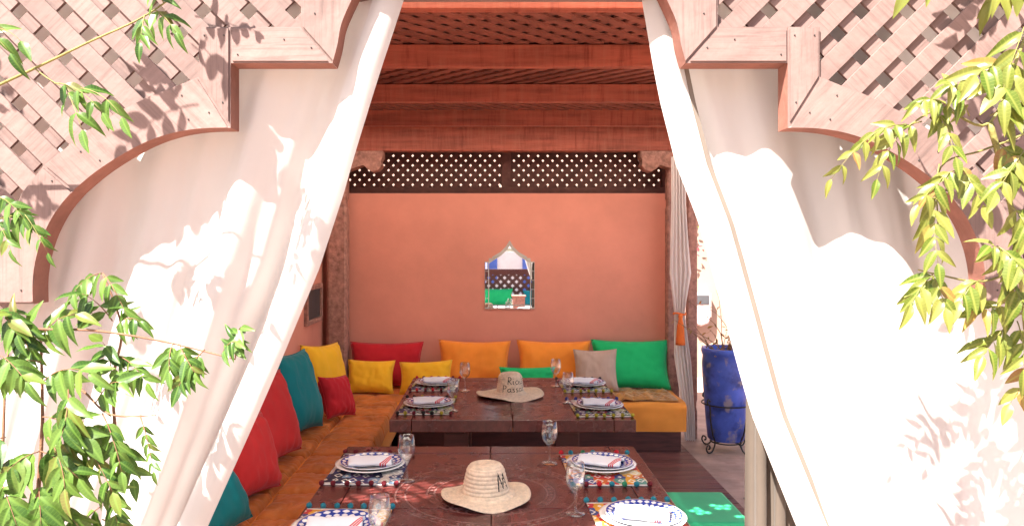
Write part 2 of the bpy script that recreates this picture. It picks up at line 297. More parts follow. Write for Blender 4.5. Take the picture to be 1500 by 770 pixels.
# ------------------------------------------------------------------ mesh helpers
def obj(name, bm, mat, parent=None, loc=None, rot=None, smooth=False):
    if isinstance(bm, bpy.types.Mesh): me = bm
    else:
        me = bpy.data.meshes.new(name); bmesh.ops.recalc_face_normals(bm, faces=bm.faces); bm.to_mesh(me); bm.free()
        for mm in (mat if isinstance(mat, (list, tuple)) else [mat]): me.materials.append(M[mm])
        if smooth: me.polygons.foreach_set('use_smooth', [True] * len(me.polygons))
    o = bpy.data.objects.new(name, me); COL.objects.link(o)
    if parent: o.parent = parent
    if loc is not None: o.location = loc
    if rot is not None: o.rotation_euler = rot
    return o
def tag(o, label=None, cat=None, group=None, kind=None):
    if label: o['label'] = label
    if cat: o['category'] = cat
    if group: o['group'] = group
    if kind: o['kind'] = kind
    return o
def thing(name, label, cat, loc=(0, 0, 0), rz=0, group=None):
    o = bpy.data.objects.new(name, None); COL.objects.link(o); o.location = loc; o.rotation_euler = (0, 0, rz); o.empty_display_size = 0.1
    return tag(o, label, cat, group)
def box(bm, x0, x1, y0, y1, z0, z1, bev=0.0, mi=0):
    vs = [bm.verts.new((x, y, z)) for z in (z0, z1) for y in (y0, y1) for x in (x0, x1)]
    fs = [bm.faces.new([vs[i] for i in q]) for q in ((0, 2, 3, 1), (4, 5, 7, 6), (0, 1, 5, 4), (2, 6, 7, 3), (0, 4, 6, 2), (1, 3, 7, 5))]
    for f in fs: f.material_index = mi
    if bev:
        es = list({e for f in fs for e in f.edges}); bmesh.ops.bevel(bm, geom=es, offset=bev, segments=2, affect='EDGES', profile=0.6)
    return bm
def B(*a, **k): return box(bmesh.new(), *a, **k)
def prism(pts, y0, y1, bev=0.0, edge_mi=0):
    """closed outline in (x, z) pushed along y; rim faces take material edge_mi"""
    bm = bmesh.new(); n = len(pts)
    a = [bm.verts.new((p[0], y0, p[1])) for p in pts]; b = [bm.verts.new((p[0], y1, p[1])) for p in pts]
    fa = bm.faces.new(a); bm.faces.new(b[::-1])
    for i in range(n):
        f = bm.faces.new((a[i], b[i], b[(i + 1) % n], a[(i + 1) % n])); f.material_index = edge_mi
    if bev: bmesh.ops.bevel(bm, geom=list(fa.edges), offset=bev, segments=2, affect='EDGES')
    return bm
def tube(bm, pts, rad, seg=8, mi=0):
    pts = [Vector(p) for p in pts]; n = len(pts); rings = []
    up = Vector((0.137, 0.31, 0.94)).normalized()
    for i, p in enumerate(pts):
        t = (pts[min(i + 1, n - 1)] - pts[max(i - 1, 0)]).normalized()
        s = t.cross(up)
        if s.length < 1e-3: s = t.cross(Vector((1, 0, 0)))
        s.normalize(); u = s.cross(t).normalized()
        r = rad[i] if isinstance(rad, (list, tuple)) else rad
        rings.append([bm.verts.new(p + (s * math.cos(2 * math.pi * k / seg) + u * math.sin(2 * math.pi * k / seg)) * r) for k in range(seg)])
    for a, b in zip(rings, rings[1:]):
        for k in range(seg):
            f = bm.faces.new((a[k], a[(k + 1) % seg], b[(k + 1) % seg], b[k])); f.material_index = mi; f.smooth = True
    for rr in (rings[0][::-1], rings[-1]):
        if seg > 2: bm.faces.new(rr).material_index = mi
    return bm
def lathe(bm, prof, seg=32, mi=0, wob=None):
    rings = []
    for r, z in prof:
        if r < 1e-5: rings.append([bm.verts.new((0, 0, z))]); continue
        ring = []
        for k in range(seg):
            a = 2 * math.pi * k / seg; rr, zz = (r, z) if wob is None else wob(r, z, a)
            ring.append(bm.verts.new((rr * math.cos(a), rr * math.sin(a), zz)))
        rings.append(ring)
    for a, b in zip(rings, rings[1:]):
        for k in range(seg):
            if len(a) == 1 and len(b) == 1: continue
            if len(a) == 1: f = bm.faces.new((a[0], b[k], b[(k + 1) % seg]))
            elif len(b) == 1: f = bm.faces.new((a[k], a[(k + 1) % seg], b[0]))
            else: f = bm.faces.new((a[k], a[(k + 1) % seg], b[(k + 1) % seg], b[k]))
            f.smooth = True; f.material_index = mi
    return bm
def grid(fn, nu, nv, bm=None, mi=0, wrap=False):
    bm = bm or bmesh.new()
    vs = [[bm.verts.new(fn(i / nu, j / nv)) for i in range(nu + 1)] for j in range(nv + 1)]
    for j in range(nv):
        for i in range(nu):
            f = bm.faces.new((vs[j][i], vs[j][i + 1], vs[j + 1][i + 1], vs[j + 1][i])); f.smooth = True; f.material_index = mi
    return bm
def interp(tab, x):
    if x <= tab[0][0]: 
        (a, p), (b, q) = tab[0], tab[1]
    elif x >= tab[-1][0]:
        (a, p), (b, q) = tab[-2], tab[-1]
    else:
        for (a, p), (b, q) in zip(tab, tab[1:]):
            if a <= x <= b: break
    return p + (q - p) * (x - a) / (b - a)
def inside(poly, x, y):
    c = False; n = len(poly); j = n - 1
    for i in range(n):
        xi, yi = poly[i]; xj, yj = poly[j]
        if (yi > y) != (yj > y) and x < (xj - xi) * (y - yi) / (yj - yi) + xi: c = not c
        j = i
    return c
def slat_bm(p, q, wd, n0, n1, plane='xz'):
    """bar from p to q in a plane, width wd in the plane, from n0 to n1 across it"""
    d = Vector((q[0] - p[0], q[1] - p[1])); l = d.length; d /= l; s = Vector((-d.y, d.x)) * wd / 2
    bm = bmesh.new(); vs = []
    for h in (n0, n1):
        for (c, sg) in ((p, -1), (p, 1), (q, 1), (q, -1)):
            a = c[0] + sg * s.x; b = c[1] + sg * s.y
            vs.append(bm.verts.new((a, h, b) if plane == 'xz' else (a, b, h)))
    for f in ((0, 1, 2, 3), (7, 6, 5, 4), (0, 4, 5, 1), (1, 5, 6, 2), (2, 6, 7, 3), (3, 7, 4, 0)): bm.faces.new([vs[i] for i in f])
    return bm
def lattice_lines(poly, pitch, phase, sign, step=0.008, minlen=0.04):
    """45 degree centre lines x + sign*z = c clipped to the polygon"""
    xs = [p[0] for p in poly]; zs = [p[1] for p in poly]; out = []
    hp = pitch * math.sqrt(2); cs = [x + sign * z for x in (min(xs), max(xs)) for z in (min(zs), max(zs))]
    k = math.ceil((min(cs) - phase) / hp)
    while phase + k * hp < max(cs):
        c = phase + k * hp; k += 1; run = None; x = min(xs)
        while x <= max(xs) + step:
            z = sign * (c - x)
            if inside(poly, x, z) and x <= max(xs):
                if run is None: run = x
                last = x
            elif run is not None:
                if last - run > minlen: out.append(((run, sign * (c - run)), (last, sign * (c - last))))
                run = None
            x += step
    return out

# ------------------------------------------------------------------ ground, platform, walls
g = obj('ground', B(-30, 30, -30, 30, -0.3, 0.0), 'paving'); tag(g, kind='structure')
pf = obj('platform_floor', B(-1.38, 1.53, 1.72, 6.44, 0.004, 0.02), 'bench'); tag(pf, kind='structure')
yy = 1.74
while yy < 6.0:
    obj('plank', B(-1.36, 1.53, yy, yy + 0.09, 0.02, 0.034, bev=0.003), 'deck', pf); yy += 0.095
obj('tile', B(1.62, 1.74, 4.66, 4.78, 0.001, 0.006), 'grey_panel', g)

wb = obj('back_wall', B(-1.55, 1.53, 6.44, 6.62, 0, 2.057, bev=0.006), 'wall'); tag(wb, 'salmon plaster wall behind the long cushioned bench', 'wall')
wl = obj('side_wall', B(-1.55, -1.39, 1.95, 6.44, 0, 2.057, bev=0.006), 'wall'); tag(wl, 'salmon plaster wall along the side bench with red and teal cushions', 'wall')
sb = obj('sun_block_board', B(-1.52, -1.505, 1.95, 6.44, 2.058, 2.60, bev=0.003), 'beam'); tag(sb, 'red brown board added to block sun over the salmon side wall', 'board')  # added above the wall to stop a sliver of sun
wo = obj('courtyard_wall', B(-7.0, 9.0, 9.2, 9.5, 0, 3.3), 'wall_cream'); tag(wo, 'cream pink courtyard wall behind the blue pot', 'wall')

# ------------------------------------------------------------------ pergola
pg = thing('pergola', 'red brown wooden pergola roof with carved corbels over the tables', 'pergola', (0, 0, 0))
for Y in (1.77, 2.62, 3.465, 4.31, 5.165):
    obj('rafter', B(-1.52, 1.78, Y, Y + 0.053, 2.43, 2.532 if Y < 5 else 2.602, bev=0.005), 'beam', pg)
obj('header_beam', B(-1.36, 1.78, 6.24, 6.36, 2.394, 2.60, bev=0.006), 'beam', pg)
for x in (-1.50, 1.62): obj('side_beam', B(x, x + 0.1, 1.70, 6.5, 2.325, 2.425, bev=0.006), 'beam', pg)
def post(x, y, wd, ztop):
    bm = bmesh.new()
    prof = [(0, 1), (0.10, 1), (0.11, 0.86), (0.13, 0.86), (0.14, 1), (0.8, 1), (0.81, 0.88), (0.83, 0.88), (0.84, 1), (1, 1)]
    rings = []
    for t, k in prof:
        h = wd / 2 * k; c = h * 0.8
        pts = [(-h, -c), (-c, -h), (c, -h), (h, -c), (h, c), (c, h), (-c, h), (-h, c)]
        rings.append([bm.verts.new((x + a, y + b, t * ztop)) for a, b in pts])
    for a, b in zip(rings, rings[1:]):
        for k in range(8): bm.faces.new((a[k], a[(k + 1) % 8], b[(k + 1) % 8], b[k]))
    bm.faces.new(rings[-1]); return obj('post', bm, 'post', pg)
post(-1.262, 6.30, 0.16, 2.39); post(1.545, 6.33, 0.10, 2.39); post(1.70, 6.30, 0.08, 2.325); post(1.67, 1.80, 0.12, 2.325); post(-1.45, 1.80, 0.12, 2.325)
def corbel(x0, sgn):
    L = 0.30
    o = [(0, 0), (1, 0), (1, -0.25), (0.93, -0.42), (0.98, -0.6), (0.86, -0.8), (0.7, -0.86), (0.55, -0.72), (0.46, -0.55), (0.3, -0.66), (0, -0.82)]
    return obj('corbel', prism([(x0 + sgn * a * L, 2.393 + b * 0.2) for a, b in o], 6.225, 6.375, bev=0.006), 'post', pg)
corbel(-1.18, 1); corbel(1.56, -1)
# roof lattice: one crossed panel in every bay, its lower layer turning from bay to bay
bays = [(1.823, 2.62), (2.673, 3.465), (3.518, 4.31), (4.363, 5.165), (5.218, 6.24)]
rest = bmesh.new()
for bi, (y0, y1) in enumerate(bays):
    if bi in (0, 4): continue      # these two unseen bays carry only the canvas added for fill light
    poly = [(-1.5, y0 - 0.02), (1.75, y0 - 0.02), (1.75, y1 + 0.02), (-1.5, y1 + 0.02)]
    for layer in (0, 1):
        sg = (-1 if bi % 2 else 1) * (1 if layer == 0 else -1)
        for p, q in lattice_lines(poly, 0.082, 0.02 + 0.03 * bi + 0.01 * layer, sg):
            bm = slat_bm(p, q, 0.042, 2.535 + 0.0085 * layer, 2.543 + 0.0085 * layer, 'xy')
            if bi in (1, 2): obj('roof_slat', bm, 'roof_slat', pg)
            else:
                me = bpy.data.meshes.new('t'); bm.to_mesh(me); bm.free(); rest.from_mesh(me); bpy.data.meshes.remove(me)
tag(obj('roof_slats', rest, 'roof_slat', pg), kind='stuff')
# roof cover of boards above the lattice; a knot of small holes lets a few sun flecks through
cov = bmesh.new(); hx0, hx1, hy0, hy1 = -0.20, 0.22, 1.84, 2.26; zc0, zc1 = 2.585, 2.592
def sheet(x0, x1, y0, y1): box(cov, x0, x1, y0, y1, zc0, zc1)
sheet(-1.6, 1.9, 2.63, 5.20)
cv = bmesh.new()
for a in ((-1.6, hx0, 1.72, 2.629), (hx1, 1.9, 1.72, 2.629), (hx0, hx1, 1.72, hy0), (hx0, hx1, hy1, 2.629)): box(cv, a[0], a[1], a[2], a[3], 2.588, 2.590)
obj('added_fill_canvas', cv, 'canvas', pg); obj('added_fill_canvas', B(-1.6, 1.9, 5.201, 5.86, 2.603, 2.605), 'canvas', pg); obj('roof_cover', B(-1.6, 1.9, 5.861, 6.62, 2.603, 2.610), 'dark_slat', pg)  # unseen canvas strips added to let diffused sun brighten the interior
nc = 70; cs = (hx1 - hx0) / nc; holes = []
for (cx, cy) in ((0.06, 0.16), (0.17, 0.22), (0.24, 0.10), (0.31, 0.20)):
    for a in range(5):
        th = a * 1.2566 + cx * 9; rr = 0.034 if a else 0.0
        holes.append((cx + rr * math.cos(th), cy + rr * math.sin(th), 0.0125))
vv = {}
def gv(i, j):
    if (i, j) not in vv: vv[(i, j)] = cov.verts.new((hx0 + i * cs, hy0 + j * cs, zc1))
    return vv[(i, j)]
for i in range(nc):
    for j in range(nc):
        cx, cy = (i + .5) * cs, (j + .5) * cs
        if any((cx - a) ** 2 + (cy - b) ** 2 < r * r for a, b, r in holes): continue
        cov.faces.new((gv(i, j), gv(i + 1, j), gv(i + 1, j + 1), gv(i, j + 1)))
obj('roof_cover', cov, 'dark_slat', pg)

# back lattice standing on the salmon wall
bl = thing('back_lattice', 'dark brown lattice screen on top of the salmon wall', 'lattice', (0.0, 6.53, 2.057))
def at_origin(o, org):
    o.data.transform(Matrix.Translation(-Vector(org))); return o
ORG = (0.0, 6.53, 2.057)
for x0, x1 in ((-1.5, 0.115), (0.19, 1.53)):
    poly = [(x0 - 0.02, 2.10), (x1 + 0.02, 2.10), (x1 + 0.02, 2.56), (x0 - 0.02, 2.56)]
    for layer, sg in ((0, -1), (1, 1)):
        for p, q in lattice_lines(poly, 0.0592, 0.01, sg):
            at_origin(obj('slat', slat_bm(p, q, 0.0415, 6.505 + 0.014 * layer, 6.518 + 0.014 * layer), 'dark_slat', bl), ORG)
for a in ((-1.55, 1.55, 6.49, 6.56, 2.058, 2.112), (-1.55, 1.55, 6.49, 6.56, 2.55, 2.60)): at_origin(obj('rail', B(*a, bev=0.004), 'dark_slat', bl), ORG)
for x0, x1 in ((-1.55, -1.50), (0.112, 0.193), (1.50, 1.55)): at_origin(obj('stile', B(x0, x1, 6.493, 6.557, 2.112, 2.55, bev=0.004), 'dark_slat', bl), ORG)

# ------------------------------------------------------------------ front arch screens (one each side, mirror images about the opening)
FY = 1.6; XC = (746 - CX) * FY / F; PX = FY / F
def A(s, y, sg): return (XC + sg * s * PX, CZ + (CY - y) * PX)
def curve_pts(pts, n=6):
    """Catmull-Rom through pts"""
    out = []
    for i in range(len(pts) - 1):
        p0 = pts[max(i - 1, 0)]; p1 = pts[i]; p2 = pts[i + 1]; p3 = pts[min(i + 2, len(pts) - 1)]
        for k in range(n):
            t = k / n
            out.append(tuple(0.5 * (2 * p1[j] + (p2[j] - p0[j]) * t + (2 * p0[j] - 5 * p1[j] + 4 * p2[j] - p3[j]) * t * t + (3 * p1[j] - p0[j] - 3 * p2[j] + p3[j]) * t ** 3) for j in (0, 1)))
    out.append(tuple(pts[-1])); return out
up_in = curve_pts([(214, -34), (231, 0), (246, 35), (252, 66), (259, 92)])
d_in = curve_pts([(409, 187), (450, 188), (490, 194), (530, 207), (570, 228), (608, 253), (640, 280)])
e_in = curve_pts([(640, 280), (662, 306), (680, 338), (692, 372), (698, 408), (698, 445)])
d_out = [(456, 112), (520, 138), (570, 162), (625, 196), (684, 242)]
e_out = [(684, 242), (715, 282), (740, 330), (757, 385), (762, 445)]
boards = {
    'a': up_in + [(306, 39), (306, -34)],
    'b': [(259.5, 92), (408.6, 92), (408.6, 39), (306.5, 39)],
    'c': [(409, 39), (409, 187), (456, 112), (456, 39)],
    'd': d_in + d_out[::-1],
    'e': e_in + e_out[::-1]}
lat_region = [(280, -36), (290, 60), (430, 60), (432, 140), (500, 170), (560, 195), (620, 232), (668, 285), (700, 340), (725, 400), (730, 445), (1060, 445), (1060, -36)]
def screen(sg, label):
    root = thing('lattice_arch_screen', label, 'lattice', (XC + sg * 0.9, FY, 1.4)); org = (XC + sg * 0.9, FY, 1.4)
    for k, pts in boards.items():
        pp = [A(s, y, sg) for s, y in pts]
        at_origin(obj('frame_board', prism(pp, FY, FY + 0.058, bev=0.004, edge_mi=1), [{'a': 'wood_sun_z', 'b': 'wood_sun', 'c': 'wood_sun_z', 'd': 'wood_sun_d1' if sg > 0 else 'wood_sun_d2', 'e': 'wood_sun_z'}[k], 'wood_edge'], root), org)
    for (s_, y_) in ((285, 20), (290, 70), (330, 58), (398, 80), (418, 52), (447, 52), (420, 150), (440, 165), (470, 175), (480, 140), (600, 235), (628, 222), (670, 265), (700, 320), (715, 425)):
        x_, z_ = A(s_, y_, sg); bm = bmesh.new(); bmesh.ops.create_cone(bm, cap_ends=True, segments=10, radius1=0.0019, radius2=0.0015, depth=0.002, matrix=Matrix.Translation((x_, FY - 0.0008, z_)) @ Matrix.Rotation(R(90), 4, 'X'))
        at_origin(obj('nail_head', bm, 'iron', root), org)
    poly = [A(s, y, sg) for s, y in lat_region]
    # front layer falls towards the outside on the left screen, towards the opening seen mirrored on the right
    hx, hz = A(726, 11, sg); hp = 0.0699 * math.sqrt(2)
    for layer, s2 in ((0, -sg), (1, sg)):
        ph = hx + s2 * hz + hp / 2
        for p, q in lattice_lines(poly, 0.0699, ph, s2):
            at_origin(obj('slat', slat_bm(p, q, 0.041 + rng.uniform(-.0015, .0015), FY + 0.010 + 0.0095 * layer + rng.uniform(0, .0015), FY + 0.0192 + 0.0095 * layer), 'wood_sun_d1' if s2 > 0 else 'wood_sun_d2', root), org)
    x = XC + sg * 1060 * PX
    at_origin(obj('end_post', B(min(x, x + sg * .07), max(x, x + sg * .07), FY, FY + 0.058, 0.0, 2.6, bev=0.005), 'wood_sun', root), org)
    root.location.z = 1.4
    return root
scrL = screen(-1, 'faded pink lattice arch screen with a green leafy sprig and thin pale stem across it')
scrR = screen(1, 'faded pink lattice arch screen overhung by yellow green vine leaves')
# fascia across the top of both screens with a pierced vent added for sun flecks
fa = thing('fascia_board', 'faded pink fascia board above the two lattice arches', 'board', (XC, FY, 2.16))
fz0 = A(0, -34, 1)[1]; org = (XC, FY, 2.16)
vx0, vx1, vz0, vz1 = -1.37, -1.06, 2.31, 2.70
bm = bmesh.new(); box(bm, XC - 1060 * PX, vx0, FY, FY + .02, fz0, 2.78); box(bm, vx1, XC + 1060 * PX, FY, FY + .02, fz0, 2.78)
box(bm, vx0, vx1, FY, FY + .02, fz0, vz0); box(bm, vx0, vx1, FY, FY + .02, vz1, 2.78)
at_origin(obj('board', bm, 'wood_sun', fa), org)
at_origin(obj('sun_block_rail', B(-1.4, 1.5, FY + .061, FY + .095, 2.15, 2.20, bev=.004), 'wood_sun', fa), org)  # unseen rail added to cut the sun patch on the table
poly = [(vx0 - .02, vz0 - .02), (vx1 + .02, vz0 - .02), (vx1 + .02, vz1 + .02), (vx0 - .02, vz1 + .02)]
for layer, s2 in ((0, 1), (1, -1)):
    for p, q in lattice_lines(poly, 0.058, 0.0, s2): at_origin(obj('slat', slat_bm(p, q, 0.015, FY + .006 + .004 * layer, FY + .0098 + .004 * layer), 'wood_sun', fa), org)

# ------------------------------------------------------------------ front curtains
def fbm(x, y, s=0.0): return noise.noise((x, y, s)) + 0.5 * noise.noise((2.1 * x, 2.1 * y, s + 7)) + 0.25 * noise.noise((4.3 * x, 4.3 * y, s + 13))
CYL = 1.755
def px_edge(tab, Y): return [(CZ - (y - CY) * Y / F, (x - CX) * Y / F) for x, y in tab][::-1]
def curtain(label, edge_px, sg, seed, folds, ybase):
    edge = px_edge(edge_px, CYL); outer = sg * 1.62; zt, zb = 2.195, 0.04
    org = (sg * 1.0, CYL, 0.04)
    root = thing('curtain', label, 'curtain', org)
    def fn(u, v):
        z = zt + (zb - zt) * v
        xi = interp(edge, z)
        k = 1 - (1 - u) ** 1.15
        x = outer + (xi - outer) * k
        amp = 0.25 + 0.75 * min(1, v * 3 + .15)
        y = ybase(u, z)
        for (fr, ph, a) in folds:
            wv = math.sin(2 * math.pi * (fr * u + ph + 0.10 * math.sin(2.3 * z + fr)) )
            y += a * amp * (1 + (0.9 if sg < 0 else 0.0) * max(0, min(1, (1.75 - z) / 0.7))) * (wv + 0.3 * math.sin(2 * (2 * math.pi * (fr * u + ph))))
        y += 0.012 * fbm(u * 5, z * 0.9, seed) + 0.004 * fbm(u * 16, z * 2.2, seed + 3)
        x += 0.012 * noise.noise((z * 2.0, seed, u * 3)) 
        y = max(y, FY + 0.064 + 0.004 * noise.noise((u * 9, z * 3, seed)))
        return Vector((x, y, z)) - Vector(org)
    obj('curtain_cloth', grid(fn, 220, 110), 'curtain', root, smooth=True)
    # turned-back leading edge: a double strip standing a little proud of the cloth
    wd = 0.068
    def lead(u, v):
        p = fn(1 - 0.0, v); z = p.z + org[2]
        x = p.x + sg * (u * wd) - sg * 0.004
        y = p.y - (0.008 + 0.016 * math.sin(math.pi * min(1, u * 0.9 + .1)) + 0.008 * u)
        y += 0.003 * fbm(u * 2, z * 3, seed + 9)
        return Vector((x, y, p.z))
    obj('leading_hem', grid(lead, 10, 110), 'curtain', root, smooth=True)
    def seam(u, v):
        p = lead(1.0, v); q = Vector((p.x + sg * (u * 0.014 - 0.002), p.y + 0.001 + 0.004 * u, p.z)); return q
    if sg > 0: obj('hem_seam_shadow', grid(seam, 2, 110), 'seam_shadow', root, smooth=True)  # seam strip with the hem's shadow line in its colour
    bm = bmesh.new(); tube(bm, [(sg * -0.93, 0.03, 2.195 - org[2]), (sg * 0.62, 0.03, 2.195 - org[2])], 0.007); obj('curtain_rod', bm, 'iron', root)
    return root
Ledge = [(612, -60), (600, 0), (560, 135), (515, 290), (480, 390), (420, 530), (315, 770), (262, 890)]
Redge = [(918, -60), (930, 0), (960, 160), (980, 245), (1012, 328), (1093, 600), (1160, 770), (1212, 890)]
def yl(u, z): return 1.686 - 0.018 * math.exp(-((u - 0.97) / 0.05) ** 2) + (0.034 * math.exp(-((u - 0.885) / 0.03) ** 2) + 0.03 * math.exp(-((u - 0.66) / 0.03) ** 2)) * max(0.3, min(1, 2.4 - z)) + 0.01 * (1 - u)
def yr(u, z): return CYL - 0.015 - 0.05 * math.exp(-((u - 0.97) / 0.10) ** 2) - 0.02 * max(0, 1.4 - z)
curtain('white cotton curtain drawn aside next to the red and teal cushions', Ledge, -1, 1.3, [(7.3, 0.12, 0.013), (3.1, 0.4, 0.012), (12.7, 0.1, 0.006)], yl)
curtain('white cotton curtain drawn aside beside the green seat, covered in leaf shadows', Redge, 1, 5.7, [(4.1, 0.3, 0.020), (2.2, 0.1, 0.018), (9.3, 0.6, 0.006)], yr)

def gathered(name, label, left, right, Y, z0, z1, nf, depth, seed, mat='curtain'):
    """hanging curtain with deep pleats; left/right give its outline as (z, x)"""
    org = ((left[0][1] + right[0][1]) / 2, Y, z0); root = thing(name, label, 'curtain', org)
    def fn(u, v):
        z = z1 + (z0 - z1) * v; a = interp(left, z); b = interp(right, z); wd = b - a
        ph = 2 * math.pi * nf * u + 0.5 * math.sin(3 * z + seed)
        x = a + wd * (u + 0.018 * math.sin(ph * 2) + 0.01 * noise.noise((u * 4, z * 2, seed)))
        d = min(depth, wd * 0.35)
        y = Y + d * math.cos(ph) * (0.7 + 0.3 * math.sin(5 * u + seed)) + 0.006 * fbm(u * 6, z * 2, seed)
        return Vector((x, y, z)) - Vector(org)
    obj('curtain_cloth', grid(fn, nf * 14, 90), mat, root, smooth=True)
    return root
# pleated curtain standing behind the right-hand one
Yg = 1.825
gathered('curtain', 'taupe gathered curtain with shade in its colour, hanging in pleats beside the green stool', [(0.03, P(1092, 600, Yg).x), (1.2, P(1098, 600, Yg).x), (2.3, P(1120, 0, Yg).x)],
         [(0.03, 0.92), (1.2, 0.92), (2.3, 0.95)], Yg, 0.05, 2.3, 6, 0.02, 2.0, 'darkened')
# tied curtain at the far post
Yt = 6.02
def tl(tab): return sorted([(CZ - (y - CY) * Yt / F, (x - CX) * Yt / F) for x, y in tab])
tc_ = gathered('tied_curtain', 'striped white curtain tied back with an orange tassel at the far post', tl([(984, 180), (984, 300), (981, 400), (988, 458), (988, 520), (1000, 600), (1004, 645)]),
         tl([(1003, 180), (1005, 300), (1013, 400), (1003, 458), (1013, 530), (1017, 600), (1018, 645)]), Yt, 0.05, 2.32, 5, 0.03, 4.0, 'curtain_white')
tz = CZ - (459 - CY) * Yt / F; tx = P(995.5, 459, Yt).x - tc_.location.x
bm = bmesh.new(); tube(bm, [(tx + 0.048 * math.cos(a), 0.036 * math.sin(a), tz - 0.05 + 0.006 * math.sin(2 * a)) for a in [2 * math.pi * k / 20 for k in range(21)]], 0.008)
obj('tie_band', bm, 'orangetassel', tc_)
bm = bmesh.new()
lathe(bm, [(0, 0), (0.014, -0.004), (0.020, -0.02), (0.014, -0.036), (0.016, -0.04), (0.026, -0.10), (0.034, -0.22), (0.036, -0.245), (0.0, -0.245)], 18, wob=lambda r, z, a: (r * (1 + (0.10 * math.cos(9 * a) if z < -.04 else 0)), z))
obj('tassel', bm, 'orangetassel', tc_, (tx - 0.005, -0.05, tz - 0.05))

# ------------------------------------------------------------------ benches
def bench_side():
    t = thing('side_bench', 'built-in side bench with quilted orange brown velvet mattress', 'bench', (-1.05, 4.0, 0.034))
    org = (-1.05, 4.0, 0.034)
    at_origin(obj('base', B(-1.39, -0.74, 1.98, 5.72, 0.035, 0.16, bev=0.004), 'bench', t), org)
    q = obj('mattress', B(-1.388, -0.705, 1.98, 6.2, 0.161, 0.385, bev=0.03), 'mattress_side', t); at_origin(q, org)
    pu, pv = 0.351, 0.33
    def fn(u, v):
        x = -1.388 + u * (0.702); y = 1.98 + v * 4.22
        a = abs(math.sin(math.pi * (x + 1.388) / pu)); b = abs(math.sin(math.pi * (y - 1.98) / pv + 0.25 * noise.noise((x * 3, y, 0))))
        wx = x + 1.388 + 0.012 * noise.noise((y * 5, x * 5, 2)); wy = y - 1.98 + 0.014 * noise.noise((x * 6, y * 6, 4))
        dx_ = abs((wx / pu + .5) % 1 - .5) * pu; dy_ = abs((wy / pv + .5) % 1 - .5) * pv; dd = min(dx_, dy_)
        k = 1 - math.exp(-dd / 0.05)
        pk = noise.noise((wx * 34 if dy_ < dx_ else wx * 8, wy * 34 if dx_ <= dy_ else wy * 8, 1))      # puckers running away from the seam
        z = 0.428 - 0.030 * math.exp(-(dd / 0.013) ** 2) - 0.022 * (1 - k) + 0.014 * fbm(x * 6, y * 6, 3) * k + 0.009 * pk * math.exp(-dd / 0.06) + 0.006 * noise.noise((x * 40 + 6 * noise.noise((x * 5, y * 5, 0)), y * 14, 6)) * k
        e = max(0, (u - 0.955) / 0.045); z -= 0.04 * e * e
        x += 0.008 * noise.noise((y * 4, x * 4, 5))
        if u > 0.999: z -= 0.0
        return Vector((x, y, z)) - Vector(org)
    obj('quilted_cover', grid(fn, 120, 620), 'quilt', t, smooth=True)
    return t
bench_side()
def bench_back():
    t = thing('back_bench', 'wide back bench with bright orange mattress on a dark wood base', 'bench', (0.2, 6.08, 0.034)); org = (0.2, 6.08, 0.034)
    at_origin(obj('base', B(-0.70, 1.47, 5.74, 6.435, 0.035, 0.185, bev=0.004), 'bench', t), org)
    at_origin(obj('bench_foot', B(1.30, 1.43, 5.80, 5.92, 0.0345, 0.0355), 'bench', t), org)
    def fn(u, v):
        # top, front and end skins in one wrapped cloth
        x = -1.14 + u * 2.65; s = v * 0.93
        if s < 0.70: y = 6.435 - s; z = 0.405
        else: y = 5.735; z = 0.405 - (s - 0.70)
        e = 0.03
        if 0.66 < s < 0.74:
            k = (s - 0.66) / 0.08 * math.pi / 2; y = 5.735 + e - e * math.sin(k) + 0.01 * (1 - k / 1.57); z = 0.405 - e + e * math.cos(k) - 0.01 * (k / 1.57)
        n = 0.008 * fbm(x * 3, s * 4, 2); y -= abs(n) + 0.007 * math.sin(x * 13 + 3 * math.sin(s * 9)) * (1 if s > .7 else 0.2); z += n if s < .7 else 0
        z = max(z, 0.188)
        return Vector((x, y, z)) - Vector(org)
    bm = grid(fn, 130, 60)
    obj('mattress_cover', bm, 'mattress_side', t, smooth=True)
    at_origin(obj('mattress', B(-1.14, 1.512, 5.752, 6.435, 0.187, 0.392, bev=0.025), 'mattress_side', t), org)
    def qn(u, v):
        x = -1.14 + u * 1.55; y = 5.76 + v * 0.675
        a = abs(math.sin(math.pi * (x + 1.14) / 0.24)); b = abs(math.sin(math.pi * (y - 5.76) / 0.23))
        return Vector((x, y, 0.41 + 0.032 * (a * b) ** 0.45 + 0.008 * fbm(x * 9, y * 9, 8) * a * b)) - Vector(org)
    obj('quilted_cover', grid(qn, 120, 60), 'quilt', t, smooth=True)
bench_back()
def throw_fn(u, v):
    x = 0.90 + u * 0.56; y = 5.77 + v * 0.56
    z = 0.432 + 0.018 * fbm(x * 11, y * 9, 4) + 0.008 * noise.noise((x * 40, y * 40, 2)) + 0.012 * math.sin(x * 9 + y * 4)
    ed = min(u, v, 1 - u, 1 - v)
    if ed < 0.08: z -= (0.08 - ed) * 0.25
    x += 0.02 * noise.noise((y * 5, 1, 0)); y += 0.025 * noise.noise((x * 5, 3, 0))
    return Vector((x, y, max(z, 0.414))) - Vector((1.18, 6.05, 0.41))
th = obj('throw_blanket', grid(throw_fn, 70, 60), 'throw', None, (1.18, 6.05, 0.41), smooth=True); tag(th, 'crumpled mustard velvet throw under the large green cushion', 'blanket')
sm = th.modifiers.new('s', 'SOLIDIFY'); sm.thickness = 0.006; sm.offset = -1

